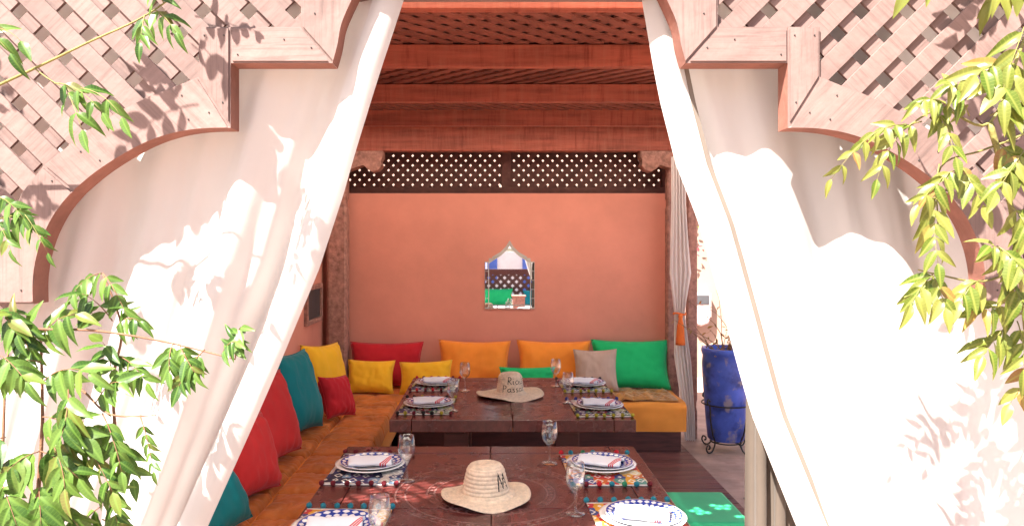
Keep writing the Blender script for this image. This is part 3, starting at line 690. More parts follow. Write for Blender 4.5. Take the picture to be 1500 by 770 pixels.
# ------------------------------------------------------------------ cushions
def cushion_bm(w, h, t, seed, n=26, pinch=0.10):
    def side(sg):
        def fn(u, v):
            a = 2 * u - 1; b = 2 * v - 1
            x = w / 2 * a * (1 - pinch * (1 - b * b) * abs(a) ** 1.5); z = h / 2 * b * (1 - pinch * (1 - a * a) * abs(b) ** 1.5)
            f = (max(0, 1 - a ** 4) ** 0.6) * (max(0, 1 - b ** 4) ** 0.6)
            f *= 1 + 0.12 * noise.noise((a * 1.5, b * 1.5, seed))
            y = sg * t / 2 * f
            edge = 1 - f
            wr = (0.017 * noise.noise((a * 7 + seed, b * 3, seed)) + 0.009 * noise.noise((a * 11, b * 5 + a * 4, seed + 5))) * (0.4 + edge) * min(1, f * 3)
            return Vector((x, y + wr, z + h / 2 + 0.006 * noise.noise((a * 2, seed, b)) * (1 - abs(b))))
        return fn
    bm = bmesh.new(); grid(side(-1), n, n, bm); grid(side(1), n, n, bm)
    bmesh.ops.remove_doubles(bm, verts=bm.verts, dist=0.0004)
    return bm, side(1)
cseed = [0]
def cushion(label, mat, w, h, t, loc, rz, lean, roll=0, group=None):
    cseed[0] += 1; s = cseed[0] * 3.7
    bm, fn = cushion_bm(w, h, t, s)
    e = thing('cushion', label, 'cushion', loc, 0, group); e.rotation_euler = (R(-lean), R(roll), R(rz))
    obj('cover', bm, mat, e, smooth=True)
    pts = [fn(k / 16, 0) for k in range(16)] + [fn(1, k / 16) for k in range(16)] + [fn(1 - k / 16, 1) for k in range(16)] + [fn(0, 1 - k / 16) for k in range(17)]
    b2 = bmesh.new(); tube(b2, pts, 0.0035, 6); obj('piping', b2, mat, e)
    return e
SZ = 0.432
cushion('large crimson red cushion against the salmon wall beside the carved post', 'red', 0.62, 0.38, 0.15, (-0.86, 6.24, SZ), 0, 16)
cushion('bright orange cushion on the back bench, next to the crimson one', 'orange', 0.61, 0.395, 0.16, (-0.125, 6.22, SZ), 0, 16, 1)
cushion('bright orange cushion on the back bench, next to the large green one', 'orange', 0.63, 0.39, 0.16, (0.545, 6.24, SZ), 2, 14, 1)
cushion('large bright green cushion at the end of the back bench', 'green', 0.65, 0.415, 0.17, (1.18, 6.20, SZ - .01), -3, 18)
cushion('small yellow oblong cushion in front of the crimson cushion', 'yellow', 0.38, 0.27, 0.12, (-0.95, 5.98, SZ), 4, 22, 2)
cushion('small yellow oblong cushion between crimson and orange cushions', 'yellow', 0.43, 0.26, 0.12, (-0.50, 5.98, SZ), -3, 20, -3)
cushion('small green lumbar cushion behind the lettered straw hat', 'green', 0.45, 0.21, 0.12, (0.31, 5.98, SZ), 1, 18)
cushion('small square beige linen cushion leaning on the large green cushion', 'beige', 0.35, 0.34, 0.12, (0.86, 5.99, SZ + .015), -4, 20, -1)
cushion('large yellow cushion in the bench corner', 'yellow', 0.46, 0.46, 0.15, (-1.16, 5.58, SZ), 66, 18, 4)
cushion('large teal cushion between the yellow and red ones on the side bench', 'teal', 0.50, 0.52, 0.17, (-1.15, 4.72, SZ), 78, 16, 3)
cushion('small dark red cushion propped in front of the teal cushion', 'red', 0.30, 0.29, 0.12, (-1.01, 5.16, SZ), 62, 22, 6)
cushion('large scarlet cushion on the side bench touching the teal cushion', 'scarlet', 0.50, 0.47, 0.17, (-1.14, 4.08, SZ), 76, 16, -2)
cushion('scarlet cushion slumped in front of the large scarlet one', 'scarlet', 0.42, 0.38, 0.16, (-1.09, 3.52, SZ), 74, 20, 4)
cushion('teal cushion on the side bench, last past the slumped scarlet one', 'teal', 0.46, 0.42, 0.17, (-1.07, 2.98, SZ), 74, 26, -5)

# ------------------------------------------------------------------ tables
TZ = 0.71
def table(label, cx, cy, w, d):
    t = thing('dining_table', label, 'table', (cx, cy, 0.034), group=None); h = TZ - 0.034
    hw, hd = w / 2, d / 2; th_ = 0.062; gz = 0.0; bw = 0.115
    g_ = 0.0015
    def pl(name, x0, x1, y0, y1, top=0.0): obj(name, B(x0 + g_, x1 - g_, y0 + g_, y1 - g_, h - th_, h + top, bev=0.003), 'table', t)
    for sx in (-1, 1):
        a, b = (sx * hw, sx * (hw - bw)) if sx < 0 else (hw - bw, hw)
        pl('edge_board', min(a, b), max(a, b), -hd, hd)
        x0, x1 = (-hw + bw, 0) if sx < 0 else (0, hw - bw)
        pl('end_board', x0, x1, hd - bw, hd); pl('end_board', x0, x1, -hd, -hd + bw)
        n = 3
        for k in range(n):
            y0 = -hd + bw + k * (2 * hd - 2 * bw) / n; pl('plank', x0, x1, y0, y0 + (2 * hd - 2 * bw) / n, -0.0012)
    for sx in (-1, 1):
        for sy in (-1, 1):
            bm = bmesh.new(); box(bm, sx * .30 - .065, sx * .30 + .065, sy * (hd - .26) - .065, sy * (hd - .26) + .065, 0.06, h - th_ - 0.04, bev=.006)
            obj('leg', bm, 'bench', t)
        obj('foot_rail', B(sx * .30 - .075, sx * .30 + .075, -hd + .14, hd - .14, 0.0, 0.06, bev=.006), 'bench', t)
        obj('cross_rail', B(sx * .30 - .05, sx * .30 + .05, -hd + .12, hd - .12, h - th_ - .04, h - th_, bev=.004), 'bench', t)
    return t
T1 = (0.008, 2.728); T2 = (0.123, 4.478)
table('dark lacquered square table with the small hat lettered M', *T1, 1.276, 1.25)
table('dark lacquered square table with the wide lettered hat, nearer the salmon wall', *T2, 1.27, 1.25)

# ------------------------------------------------------------------ table settings
def ico(r, seed=0):
    bm = bmesh.new(); bmesh.ops.create_icosphere(bm, subdivisions=2, radius=r)
    for v in bm.verts: v.co *= 1 + 0.12 * noise.noise(v.co * 180 + Vector((seed, 0, 0)))
    return bm
POM = {}
def pom_mesh(mat):
    if mat not in POM:
        me = bpy.data.meshes.new('pompom'); bm = ico(0.0105, len(POM)); bm.to_mesh(me); bm.free(); me.materials.append(M[mat]); POM[mat] = me
    return POM[mat]
def placemat(label, cx, cy, w, d, mat, poms, rz=0, npom=7, group=None):
    t = thing('placemat', label, 'placemat', (cx, cy, TZ), R(rz), group)
    def fn(u, v): 
        x = (u - .5) * w; y = (v - .5) * d
        return Vector((x, y, 0.0035 + 0.0012 * noise.noise((x * 14, y * 14, cx * 9))))
    bm = grid(fn, 12, 16); r = bmesh.ops.extrude_face_region(bm, geom=list(bm.faces))
    for v in r['geom']:
        if isinstance(v, bmesh.types.BMVert): v.co.z = 0.0004
    obj('cloth', bm, mat, t)
    for sy in (-1, 1):
        obj('trim', B(-w / 2, w / 2, min(sy * d / 2, sy * (d / 2 + .006)), max(sy * d / 2, sy * (d / 2 + .006)), 0.0006, 0.004), 'porcelain', t)
        for k in range(npom):
            m = poms[(k * 3 + (sy > 0)) % len(poms)]
            obj('pompom', pom_mesh(m), None, t, ((k / (npom - 1) - .5) * (w - .005) + rng.uniform(-.004, .004), sy * (d / 2 + 0.015 + rng.uniform(-.003, .003)), 0.0108))
    return t
def mesh_of(bm, mats, smooth=True):
    me = bpy.data.meshes.new('m'); bmesh.ops.recalc_face_normals(bm, faces=bm.faces); bm.to_mesh(me); bm.free()
    for m in mats: me.materials.append(M[m])
    if smooth: me.polygons.foreach_set('use_smooth', [True] * len(me.polygons))
    return me
CH = mesh_of(lathe(bmesh.new(), [(0, .004), (.085, .004), (.10, .010), (.132, .0175), (.14, .0185), (.14, .0205), (.13, .0205), (.098, .0135), (.084, .0075), (0, .0075)], 48), ['porcelain'])
def plate_me(m): return mesh_of(lathe(bmesh.new(), [(0, .0), (.068, .0), (.078, .004), (.118, .016), (.125, .018), (.125, .0205), (.117, .0195), (.076, .0075), (.066, .004), (0, .004)], 48), [m])
PLs = [plate_me('plate_blue'), plate_me('plate_blue2')]
def napkin_bm(seed):
    bm = bmesh.new()
    def fn(u, v):
        x = (u - .5) * .17; y = (v - .5) * .115
        z = 0.026 * math.exp(-((y + .01) / .045) ** 2) + 0.006 * noise.noise((x * 22, y * 22, seed)) + 0.012
        return Vector((x + .01 * noise.noise((y * 20, seed, 1)), y + .008 * noise.noise((x * 20, seed, 2)), z))
    grid(fn, 18, 14, bm); r = bmesh.ops.extrude_face_region(bm, geom=list(bm.faces))
    for v in r['geom']:
        if isinstance(v, bmesh.types.BMVert): v.co.z = max(0.0015, v.co.z - 0.011)
    return bm
def wine_glass_me():
    out = [(0, 0), (.031, 0), (.0325, .0015), (.031, .003), (.012, .006), (.0048, .012), (.0036, .03), (.0036, .062), (.006, .072), (.018, .082), (.029, .098), (.0335, .118), (.0325, .140), (.028, .172)]
    inn = [(.0268, .172), (.0312, .140), (.0322, .118), (.0278, .0995), (.0168, .0845), (.006, .0765), (0, .0755)]
    return mesh_of(lathe(bmesh.new(), out + inn, 36), ['glass'])
GL = wine_glass_me()
def setting(tbl, cx, cy, mx, my, glass, style, rz_n, mlabel):
    mat, poms = style
    small = ' the ' + mlabel
    placemat(mlabel, mx, my, 0.29, 0.40, mat, poms, rng.uniform(-2, 2))
    ch = obj('charger_plate', CH, None, None, (cx, cy, TZ + .0015)); tag(ch, 'wide white charger plate on' + small, 'plate', 'charger plates on the placemats')
    pl = obj('dinner_plate', PLs[1 if tbl == 1 and cx > 0 else 0], None, None, (cx + .004, cy, TZ + .0095), (0, 0, rng.uniform(0, 6))); tag(pl, 'blue rimmed plate over' + small, 'plate', 'blue rimmed plates on the chargers')
    nk = obj('napkin', napkin_bm(cx * 9 + cy), 'napkin', None, (cx, cy, TZ + .0125), (0, 0, R(rz_n)), smooth=True); tag(nk, 'folded striped napkin over' + small, 'napkin', 'napkins on the plates')
    gx, gy = glass
    gl = obj('wine_glass', GL, None, None, (gx, gy, TZ + .0005)); tag(gl, 'wine glass beside' + small, 'glass', 'wine glasses on the tables')
BL = ('mat_blue', ['pom_maroon']); MU = ('mat_multi', ['pom_teal', 'pom_red', 'pom_green', 'pom_maroon', 'pom_teal']); DK = ('mat_dark', ['pom_black', 'pom_olive', 'pom_maroon', 'pom_black'])
setting(1, -0.478, 3.03, -0.478, 3.01, (-0.313, 2.86), BL, 8, 'blue and white placemat with maroon pompoms')
setting(1, -0.478, 2.345, -0.478, 2.335, (-0.315, 2.165), ('mat_multi', ['pom_teal']), 5, 'orange edged placemat with a teal pompom fringe')
setting(1, 0.453, 3.03, 0.452, 3.0, (0.25, 3.09), MU, -20, 'orange placemat with teal, red, green and maroon pompoms')
setting(1, 0.50, 2.44, 0.488, 2.40, (0.289, 2.504), ('mat_multi', ['pom_red', 'pom_teal', 'pom_olive']), -14, 'orange placemat with red, teal and olive pompoms')
setting(2, -0.338, 4.21, -0.342, 4.19, (-0.195, 4.08), ('mat_dark', ['pom_black', 'pom_black', 'pom_maroon', 'pom_olive']), 5, 'dark patterned placemat with mostly black pompoms')
setting(2, -0.335, 4.85, -0.342, 4.84, (-0.148, 4.65), ('mat_dark', ['pom_maroon', 'pom_red']), 5, 'dark patterned placemat with maroon and red pompoms')
setting(2, 0.605, 4.16, 0.602, 4.135, (0.452, 4.29), ('mat_dark', ['pom_olive', 'pom_navy', 'pom_black']), -8, 'dark patterned placemat with olive and navy pompoms')
setting(2, 0.612, 4.83, 0.602, 4.80, (0.428, 4.80), ('mat_dark', ['pom_olive', 'pom_black', 'pom_red']), -8, 'dark patterned placemat with olive, black and red pompoms')

# ------------------------------------------------------------------ straw hats
def hat(label, loc, rb, rc, rt, hc, tilt, letters, rz=0):
    prof = []; braid = 0.0125
    def walk(p, q, bump):
        n = max(2, int(math.hypot(q[0] - p[0], q[1] - p[1]) / braid)); dx, dz = q[0] - p[0], q[1] - p[1]; l = math.hypot(dx, dz); nx, nz = -dz / l, dx / l
        for k in range(n):
            for f, h in ((0.0, 0), (0.2, .7), (0.5, 1), (0.8, .7)):
                t = (k + f) / n; prof.append((p[0] + dx * t + nx * h * bump, p[1] + dz * t + nz * h * bump))
    walk((rb, 0.012), (rc * 1.25, 0.014), -0.0034); walk((rc * 1.25, 0.014), (rc, 0.026), -0.0034)
    walk((rc, 0.026), (rt, hc * 0.86), -0.0034); walk((rt, hc * .86), (rt * .8, hc * .985), -0.003); walk((rt * .8, hc * .985), (0.004, hc), -.003); prof.append((0, hc))
    prof = [(abs(r), z) for r, z in prof]
    bm = bmesh.new()
    def wob(r, z, a):
        k = max(0, (r - rc) / (rb - rc))
        return r * (1 + 0.012 * math.sin(3 * a + rb * 50)), z + k * (0.010 * math.sin(2 * a + 1.0) + 0.004 * math.sin(5 * a)) + (0.006 * math.cos(a + .6) if z > hc * .9 else 0) * (1 - r / rt)
    lathe(bm, prof, 72, wob=wob)
    e = thing('straw_hat', label, 'hat', loc, R(rz))
    b = obj('hat_body', bm, 'straw', e, smooth=True)
    sm = b.modifiers.new('s', 'SOLIDIFY'); sm.thickness = 0.003; sm.offset = -1
    for ch, u0, v0, sc_ in letters:
        bm = bmesh.new()
        for st in GLYPH[ch]:
            pts = []
            for (gx, gy) in st:
                v = v0 + gy * sc_; r = rc + (rt - rc) * (v - .026) / (hc * .86 - .026) + 0.002
                a = -math.pi / 2 + (u0 + gx * sc_) / rc
                pts.append((r * math.cos(a), r * math.sin(a), v))
            fine = []
            for p, q in zip(pts, pts[1:]):
                for k in range(4): fine.append(tuple(p[i] + (q[i] - p[i]) * k / 4 for i in range(3)))
            fine.append(pts[-1]); tube(bm, fine, 0.0021, 6)
        obj('letter', bm, 'ink', e)
    return e
O = [(0.55, .45), (.3, .5), (.08, .36), (.05, .15), (.2, 0), (.42, .04), (.55, .25)]
GLYPH = {'M': [[(0, 0), (.1, 1), (.42, .1), (.6, .95), (.85, 0)]],
         'R': [[(.05, 0), (.1, 1), (.45, .95), (.55, .72), (.4, .52), (.1, .48), (.6, 0)]],
         'i': [[(.1, .5), (.1, .05), (.25, 0)], [(.1, .72), (.13, .78)]],
         'a': [O, [(.55, .48), (.55, .1), (.7, 0)]],
         'd': [O, [(.58, .95), (.56, .1), (.72, 0)]],
         'P': [[(.05, -.1), (.1, 1), (.5, .95), (.58, .7), (.42, .5), (.1, .46)]],
         's': [[(.42, .5), (.15, .48), (.1, .34), (.4, .2), (.38, .03), (.05, .03)]],
         't': [[(.2, .9), (.2, .1), (.4, 0)], [(0, .55), (.42, .55)]]}
hat('small pale straw hat with a black letter M on its side', (-0.012, 2.665, TZ), 0.160, 0.083, 0.064, 0.122, 0, [('M', 0.040, 0.043, 0.058)], 8)
def word(wd, u0, v0, s):
    out = []; u = u0
    for ch in wd: out.append((ch, u, v0, s)); u += s * {'i': .42, 's': .58, 't': .55}.get(ch, .76)
    return out
hat('wide brimmed straw hat with two words stitched in black', (0.128, 4.50, TZ), 0.203, 0.080, 0.068, 0.135, 0, word('Riad', -0.035, 0.078, 0.042) + word('Passat', -0.065, 0.034, 0.038), 12)

# ------------------------------------------------------------------ green seat
gs = thing('stool', 'low square green topped stool beside the table', 'stool', (0.91, 3.42, 0.034))
obj('seat', B(-.215, .215, -.205, .205, .335, .386, bev=0.012), 'green_seat', gs)
for sx in (-1, 1):
    for sy in (-1, 1): obj('leg', B(sx * .18 - .02, sx * .18 + .02, sy * .17 - .02, sy * .17 + .02, 0, .335, bev=.004), 'bench', gs)
    obj('side_panel', B(sx * .195 - .006, sx * .195 + .006, -.15, .15, .17, .335), 'green_seat', gs)
    obj('stretcher', B(-.16, .16, sx * .17 - .012, sx * .17 + .012, .10, .13), 'bench', gs)
# ------------------------------------------------------------------ wall mirror on the back wall, small framed glass on the side wall
sY = 6.44; k_ = sY / F
mr = thing('wall_mirror', 'pointed arch mirror with mirrored border hanging on the salmon wall', 'mirror', (P(746.5, 0, sY).x, sY, P(0, 452, sY).z))
def mp_(x, y): return ((x - 746.5) * k_, (452 - y) * k_)
outer = [mp_(*p) for p in ((710, 452), (710, 383), (716, 383), (716, 378), (721, 378), (721, 376), (733, 369), (741, 361), (746.5, 352), (752, 361), (760, 369), (772, 376), (772, 378), (777, 378), (777, 383), (783, 383), (783, 452))]
obj('backing', prism(outer, -0.010, -0.0005), 'mirror_edge', mr)
inner = [mp_(*p) for p in ((716.5, 446), (716.5, 385.5), (722.5, 381.5), (734, 374.5), (742, 367), (746.5, 360), (751, 367), (759, 374.5), (770.5, 381.5), (776.5, 385.5), (776.5, 446))]
obj('mirror_pane', prism(inner, -0.013, -0.0102, bev=0.001), 'mirror', mr)
for s in (-1, 1):
    y = 449.5
    while y > 392:
        a = [mp_(746.5 + s * 31.2, y), mp_(746.5 + s * 36, y), mp_(746.5 + s * 36, y - 12.5), mp_(746.5 + s * 31.2, y - 12.5)]
        obj('border_pane', prism(a, -0.0135, -0.0102, bev=.0008), 'mirror', mr); y -= 13.2
for i in range(5):
    a = [mp_(717 + i * 12, 451.3), mp_(728 + i * 12, 451.3), mp_(728 + i * 12, 447), mp_(717 + i * 12, 447)]
    obj('border_pane', prism(a, -0.0135, -0.0102, bev=.0008), 'mirror', mr)
fg = thing('framed_picture', 'small dark framed glass on the salmon side wall', 'picture', (-1.39, 5.9, 1.0))
for a in ((0.0005, .03, -.26, .26, 0, .035), (0.0005, .03, -.26, .26, .265, .30), (0.0005, .03, -.26, -.225, .035, .265), (0.0005, .03, .225, .26, .035, .265)): obj('frame', B(*a, bev=.003), 'post', fg)
obj('pane', B(.001, .012, -.225, .225, .035, .265), 'grey_panel', fg)

# ------------------------------------------------------------------ blue pot on an iron stand, courtyard details
pt = thing('flower_pot', 'tall cobalt blue glazed pot in the courtyard', 'pot', (1.87, 5.92, 0.085))
bm = bmesh.new(); lathe(bm, [(0, 0), (.13, 0), (.14, .01), (.155, .15), (.178, .45), (.185, .60), (.178, .66), (.186, .675), (.19, .70), (.186, .72), (.165, .72), (.16, .66), (0, .655)], 40, wob=lambda r, z, a: (r * (1 + .006 * math.sin(3 * a + z * 5)), z)); obj('body', bm, 'pot', pt, smooth=True)
st = thing('plant_stand', 'black wrought iron scrolled stand holding the blue pot', 'stand', (1.87, 5.92, 0.0))
for z, r in ((.07, .12), (.37, .186)):
    bm = bmesh.new(); tube(bm, [(r * math.cos(a), r * math.sin(a), z) for a in [2 * math.pi * k / 28 for k in range(29)]], .006, 6); obj('ring', bm, 'iron', st)
for k in range(4):
    a = R(35 + 90 * k); c, s = math.cos(a), math.sin(a)
    rz = [(.19, .40), (.215, .42), (.225, .39), (.20, .375), (.192, .34), (.185, .25), (.16, .14), (.135, .09), (.14, .05), (.17, .012), (.21, .008), (.235, .035), (.225, .065), (.20, .062), (.195, .043), (.21, .036)]
    pts = curve_pts(rz, 4); bm = bmesh.new(); tube(bm, [(r * c, r * s, z) for r, z in pts], .0065, 6); obj('scroll_leg', bm, 'iron', st)
for a in (R(35), R(125)):
    bm = bmesh.new(); tube(bm, [(.125 * math.cos(a), .125 * math.sin(a), .074), (-.125 * math.cos(a), -.125 * math.sin(a), .074)], .006, 6); obj('cross_bar', bm, 'iron', st)
# leaves
def leaflet_me(mat, wr=0.36, curl=0.22, fold=0.18):
    """unit leaflet along +y from the origin, midrib folded, tip curling to -z"""
    n = 7; bm = bmesh.new(); rows = []
    for i in range(n + 1):
        t = i / n; wv = wr * (math.sin(math.pi * min(1, t ** 0.75)) ** 0.9) * (1 - 0.35 * t) if 0 < i < n else 0.0
        z = -curl * t * t
        if wv < 1e-4: rows.append([bm.verts.new((0, t, z))])
        else: rows.append([bm.verts.new((-wv, t + .02, z + fold * wv * 1.3 - .02 * math.sin(i * 2.1))), bm.verts.new((-wv * .5, t, z + fold * wv * .8)), bm.verts.new((0, t, z)), bm.verts.new((wv * .5, t, z + fold * wv * .8)), bm.verts.new((wv, t + .02, z + fold * wv * 1.3 + .02 * math.sin(i * 1.7)))])
    for a, b in zip(rows, rows[1:]):
        if len(a) == 1:
            for k in range(4): bm.faces.new((a[0], b[k + 1], b[k]))
        elif len(b) == 1:
            for k in range(4): bm.faces.new((a[k], a[k + 1], b[0]))
        else:
            for k in range(4): bm.faces.new((a[k], a[k + 1], b[k + 1], b[k]))
    me = bpy.data.meshes.new('leaflet'); bm.to_mesh(me); bm.free(); me.materials.append(M[mat]); me.polygons.foreach_set('use_smooth', [True] * len(me.polygons)); return me
LEAF = {m: [leaflet_me(m, .21, .28, .25), leaflet_me(m, .185, .5, .35), leaflet_me(m, .23, .15, .15)] for m in ('leaf_green', 'leaf_lime', 'leaf_dry', 'bloom')}
def orient(d, nrm, roll):
    y = d.normalized(); z = (nrm - y * nrm.dot(y)); z = z.normalized() if z.length > 1e-3 else Vector((0, 0, 1)); x = y.cross(z)
    m = Matrix((x, y, z)).transposed(); return (m @ Matrix.Rotation(roll, 3, 'Y')).to_4x4()
def put_leaf(parent, org, p, d, nrm, size, mat, sink=None):
    mm = Matrix.Translation(p - org) @ orient(d, nrm, rng.uniform(-.5, .5)) @ Matrix.Scale(size, 4)
    me = rng.choice(LEAF[mat])
    if sink is not None:
        i0 = len(sink.verts); sink.from_mesh(me); sink.verts.ensure_lookup_table()
        for v in sink.verts[i0:]: v.co = mm @ v.co
        return
    o = obj('leaflet', me, None, parent); o.matrix_basis = mm
def spray(root, org, stems, p0, p1, npair, ll, mat, arch=0.12, sink=None, term=True, stalkmat='stem'):
    """a pinnate leaf: rachis from p0 to p1 arching up, leaflets in drooping pairs"""
    ax = p1 - p0; L = ax.length; mid = (p0 + p1) / 2 + Vector((0, 0, arch * L)) + Vector((rng.uniform(-.1, .1), rng.uniform(-.15, .05), 0)) * L
    bz = lambda t: p0 * (1 - t) ** 2 + mid * 2 * t * (1 - t) + p1 * t * t
    if stems is None: bms = bmesh.new()
    else: bms = stems
    tube(bms, [bz(k / 8) for k in range(9)], [0.0013 - 0.0009 * k / 8 for k in range(9)], 5)
    if stems is None: root = obj('leaf_stalk', bms, stalkmat, root)
    for i in range(npair):
        t = 0.22 + 0.74 * (i / max(1, npair - 0.4)); p = bz(t); tg = (bz(min(1, t + .05)) - bz(t - .05)).normalized()
        face = Vector((rng.uniform(-.4, .1), -0.8, 0.55)); sd = tg.cross(face).normalized()
        for s in (-1, 1):
            d = tg * rng.uniform(.35, .7) + sd * s * rng.uniform(.7, 1.0) + Vector((0, rng.uniform(-.3, .15), -rng.uniform(.35, 1.15)))
            k = ll * rng.uniform(.8, 1.12) * (0.75 + 0.5 * math.sin(math.pi * (0.15 + 0.75 * t)))
            put_leaf(root, org, p, d, face + Vector((rng.uniform(-.35, .35), 0, rng.uniform(-.3, .3))), k, mat, sink)
    if term:
        d = (p1 - mid).normalized() + Vector((0, -.1, -.35)); put_leaf(root, org, p1, d, Vector((-.2, -.8, .5)), ll * 1.05, mat, sink)
def J(a): return a + rng.uniform(-.02, .02)

# dry plant in the pot
dp = thing('potted_plant', 'dry twiggy plant growing in the blue pot', 'plant', (1.87, 5.92, 0.74)); o3 = Vector((1.87, 5.92, 0.74)); bm = bmesh.new()
tips = []
for k in range(16):
    a = rng.uniform(0, 6.28); r0 = rng.uniform(0, .1); p = Vector((r0 * math.cos(a), r0 * math.sin(a), 0)); pts = [p.copy()]; h = rng.uniform(.12, .62)
    dirv = Vector((math.cos(a) * .5 - .25, math.sin(a) * .4, 1)).normalized()
    for i in range(7):
        dirv = (dirv + Vector((rng.uniform(-.4, .35), rng.uniform(-.3, .3), rng.uniform(-.2, .1)))).normalized(); p = p + dirv * h / 7; pts.append(p.copy())
    tube(bm, pts, [0.004 - .0004 * i for i in range(8)], 5); tips += pts[2:]
obj('twigs', bm, 'twig', dp)
for p in rng.sample(tips, 60) + [Vector((rng.uniform(-.15, .15), rng.uniform(-.15, .15), rng.uniform(0.0, .06))) for _ in range(60)]:
    put_leaf(dp, Vector((0, 0, 0)), p, Vector((rng.uniform(-1, 1), rng.uniform(-1, 1), rng.uniform(-.5, .8))), Vector((0, -.5, 1)), rng.uniform(.03, .055), 'leaf_dry')
# red bougainvillea and pale box on the courtyard wall
bo = thing('bougainvillea', 'red flowering branch hanging down the courtyard wall', 'plant', (2.4, 9.2, 1.9)); bm = bmesh.new()
tube(bm, [(.3, -.03, .9), (.22, -.06, .4), (.1, -.06, .0), (0.02, -.08, -.35)], .008, 6); obj('branch', bm, 'twig', bo)
for _ in range(110):
    t = rng.random(); p = Vector((.3 - .3 * t + rng.gauss(0, .16), -.08 + rng.uniform(-.05, .03), .7 - 1.1 * t + rng.gauss(0, .08)))
    put_leaf(bo, Vector((0, 0, 0)), p, Vector((rng.uniform(-1, 1), -.3, rng.uniform(-1, 1))), Vector((0, -1, .3)), rng.uniform(.04, .08), 'bloom' if rng.random() < .7 else 'leaf_green')
cb = thing('wall_box', 'pale rounded wall box with a dark panel on the courtyard wall', 'box', P(1022, 476, 9.2).to_tuple())
q = 9.2 / F
obj('casing', prism([(-15 * q, 48 * q), (15 * q, 48 * q), (15 * q, 14 * q), (11 * q, 4 * q), (0, 0), (-11 * q, 4 * q), (-15 * q, 14 * q)], -.16, -0.001, bev=.02), 'pale_box', cb)
obj('panel', B(-11 * q, 11 * q, -.17, -.16, 32 * q, 45 * q, bev=.003), 'grey_panel', cb)
cp = obj('conduit', tube(bmesh.new(), [(0, 0, 0), (0, 0, P(0, 476, 9.2).z - .001)], .014), 'pale_box', None, (P(1015, 0, 9.2).x, 9.17, 0.0)); tag(cp, 'thin pipe running down from the pale wall box', 'pipe')

# ------------------------------------------------------------------ terrace behind the viewer, seen in the wall mirror
pr = thing('parapet_lattice', 'dark lattice parapet reflected in the wall mirror', 'lattice', (0.5, -3.2, 0.0)); og = (0.5, -3.2, 0.0)
poly = [(-1.5, .30), (3.0, .30), (3.0, 1.02), (-1.5, 1.02)]
for layer, s2 in ((0, 1), (1, -1)):
    for p, q in lattice_lines(poly, .12, 0, s2): at_origin(obj('slat', slat_bm(p, q, .065, -3.2 - .016 * layer, -3.186 - .016 * layer), 'dark_slat', pr), og)
at_origin(obj('rail', B(-1.5, 3.0, -3.24, -3.16, 1.0, 1.12, bev=.01), 'bench', pr), og); at_origin(obj('rail', B(-1.5, 3.0, -3.24, -3.16, 0.0, .3, bev=.01), 'bench', pr), og)
tb = obj('terrace_bench', B(-1.2, 2.6, -.30, .25, 0, .36, bev=.02), 'white_paint', None, (0, -2.85, 0)); tag(tb, 'white bench reflected at the foot of the wall mirror', 'bench')
cushion('green cushion reflected in the wall mirror', 'green', 0.62, .36, .14, (0.20, -2.98, .36), 180, 12)
cushion('dark teal cushion reflected in the wall mirror', 'teal', 0.60, .32, .14, (1.02, -2.98, .36), 180, 12)
tbx = thing('side_table', 'brown box table reflected in the middle of the wall mirror', 'table', (0.60, -2.2, 0.0))
obj('body', B(-.12, .12, -.12, .12, 0, .60, bev=.008), 'post', tbx); obj('top', B(-.14, .14, -.14, .14, .60, .625, bev=.005), 'post', tbx)
nb = thing('neighbour_house', 'white and blue house reflected in the wall mirror', 'building', (0, -9.5, 0))
obj('wall', B(-5, 6, -.4, 0, 0, 1.45), 'white_paint', nb)
obj('door', B(1.0, 1.6, 0.001, .05, 0, 1.35), 'blue_paint', nb); obj('shutter', B(-.2, .25, .001, .05, .5, 1.35), 'blue_paint', nb)
tn = thing('tent', 'pale canvas tent reflected in the wall mirror', 'tent', (0.65, -6.5, 0))
bm = bmesh.new(); ap = bm.verts.new((0, 0, 2.15)); ring = [bm.verts.new((1.0 * math.cos(R(45 + 90 * k)), .8 * math.sin(R(45 + 90 * k)), 1.55)) for k in range(4)]
for k in range(4): bm.faces.new((ap, ring[k], ring[(k + 1) % 4]))
obj('canopy', bm, 'curtain', tn)
for k in range(4): obj('pole', tube(bmesh.new(), [(1.0 * math.cos(R(45 + 90 * k)), .8 * math.sin(R(45 + 90 * k)), 0), (1.0 * math.cos(R(45 + 90 * k)), .8 * math.sin(R(45 + 90 * k)), 1.55)], .02), 'white_paint', tn)

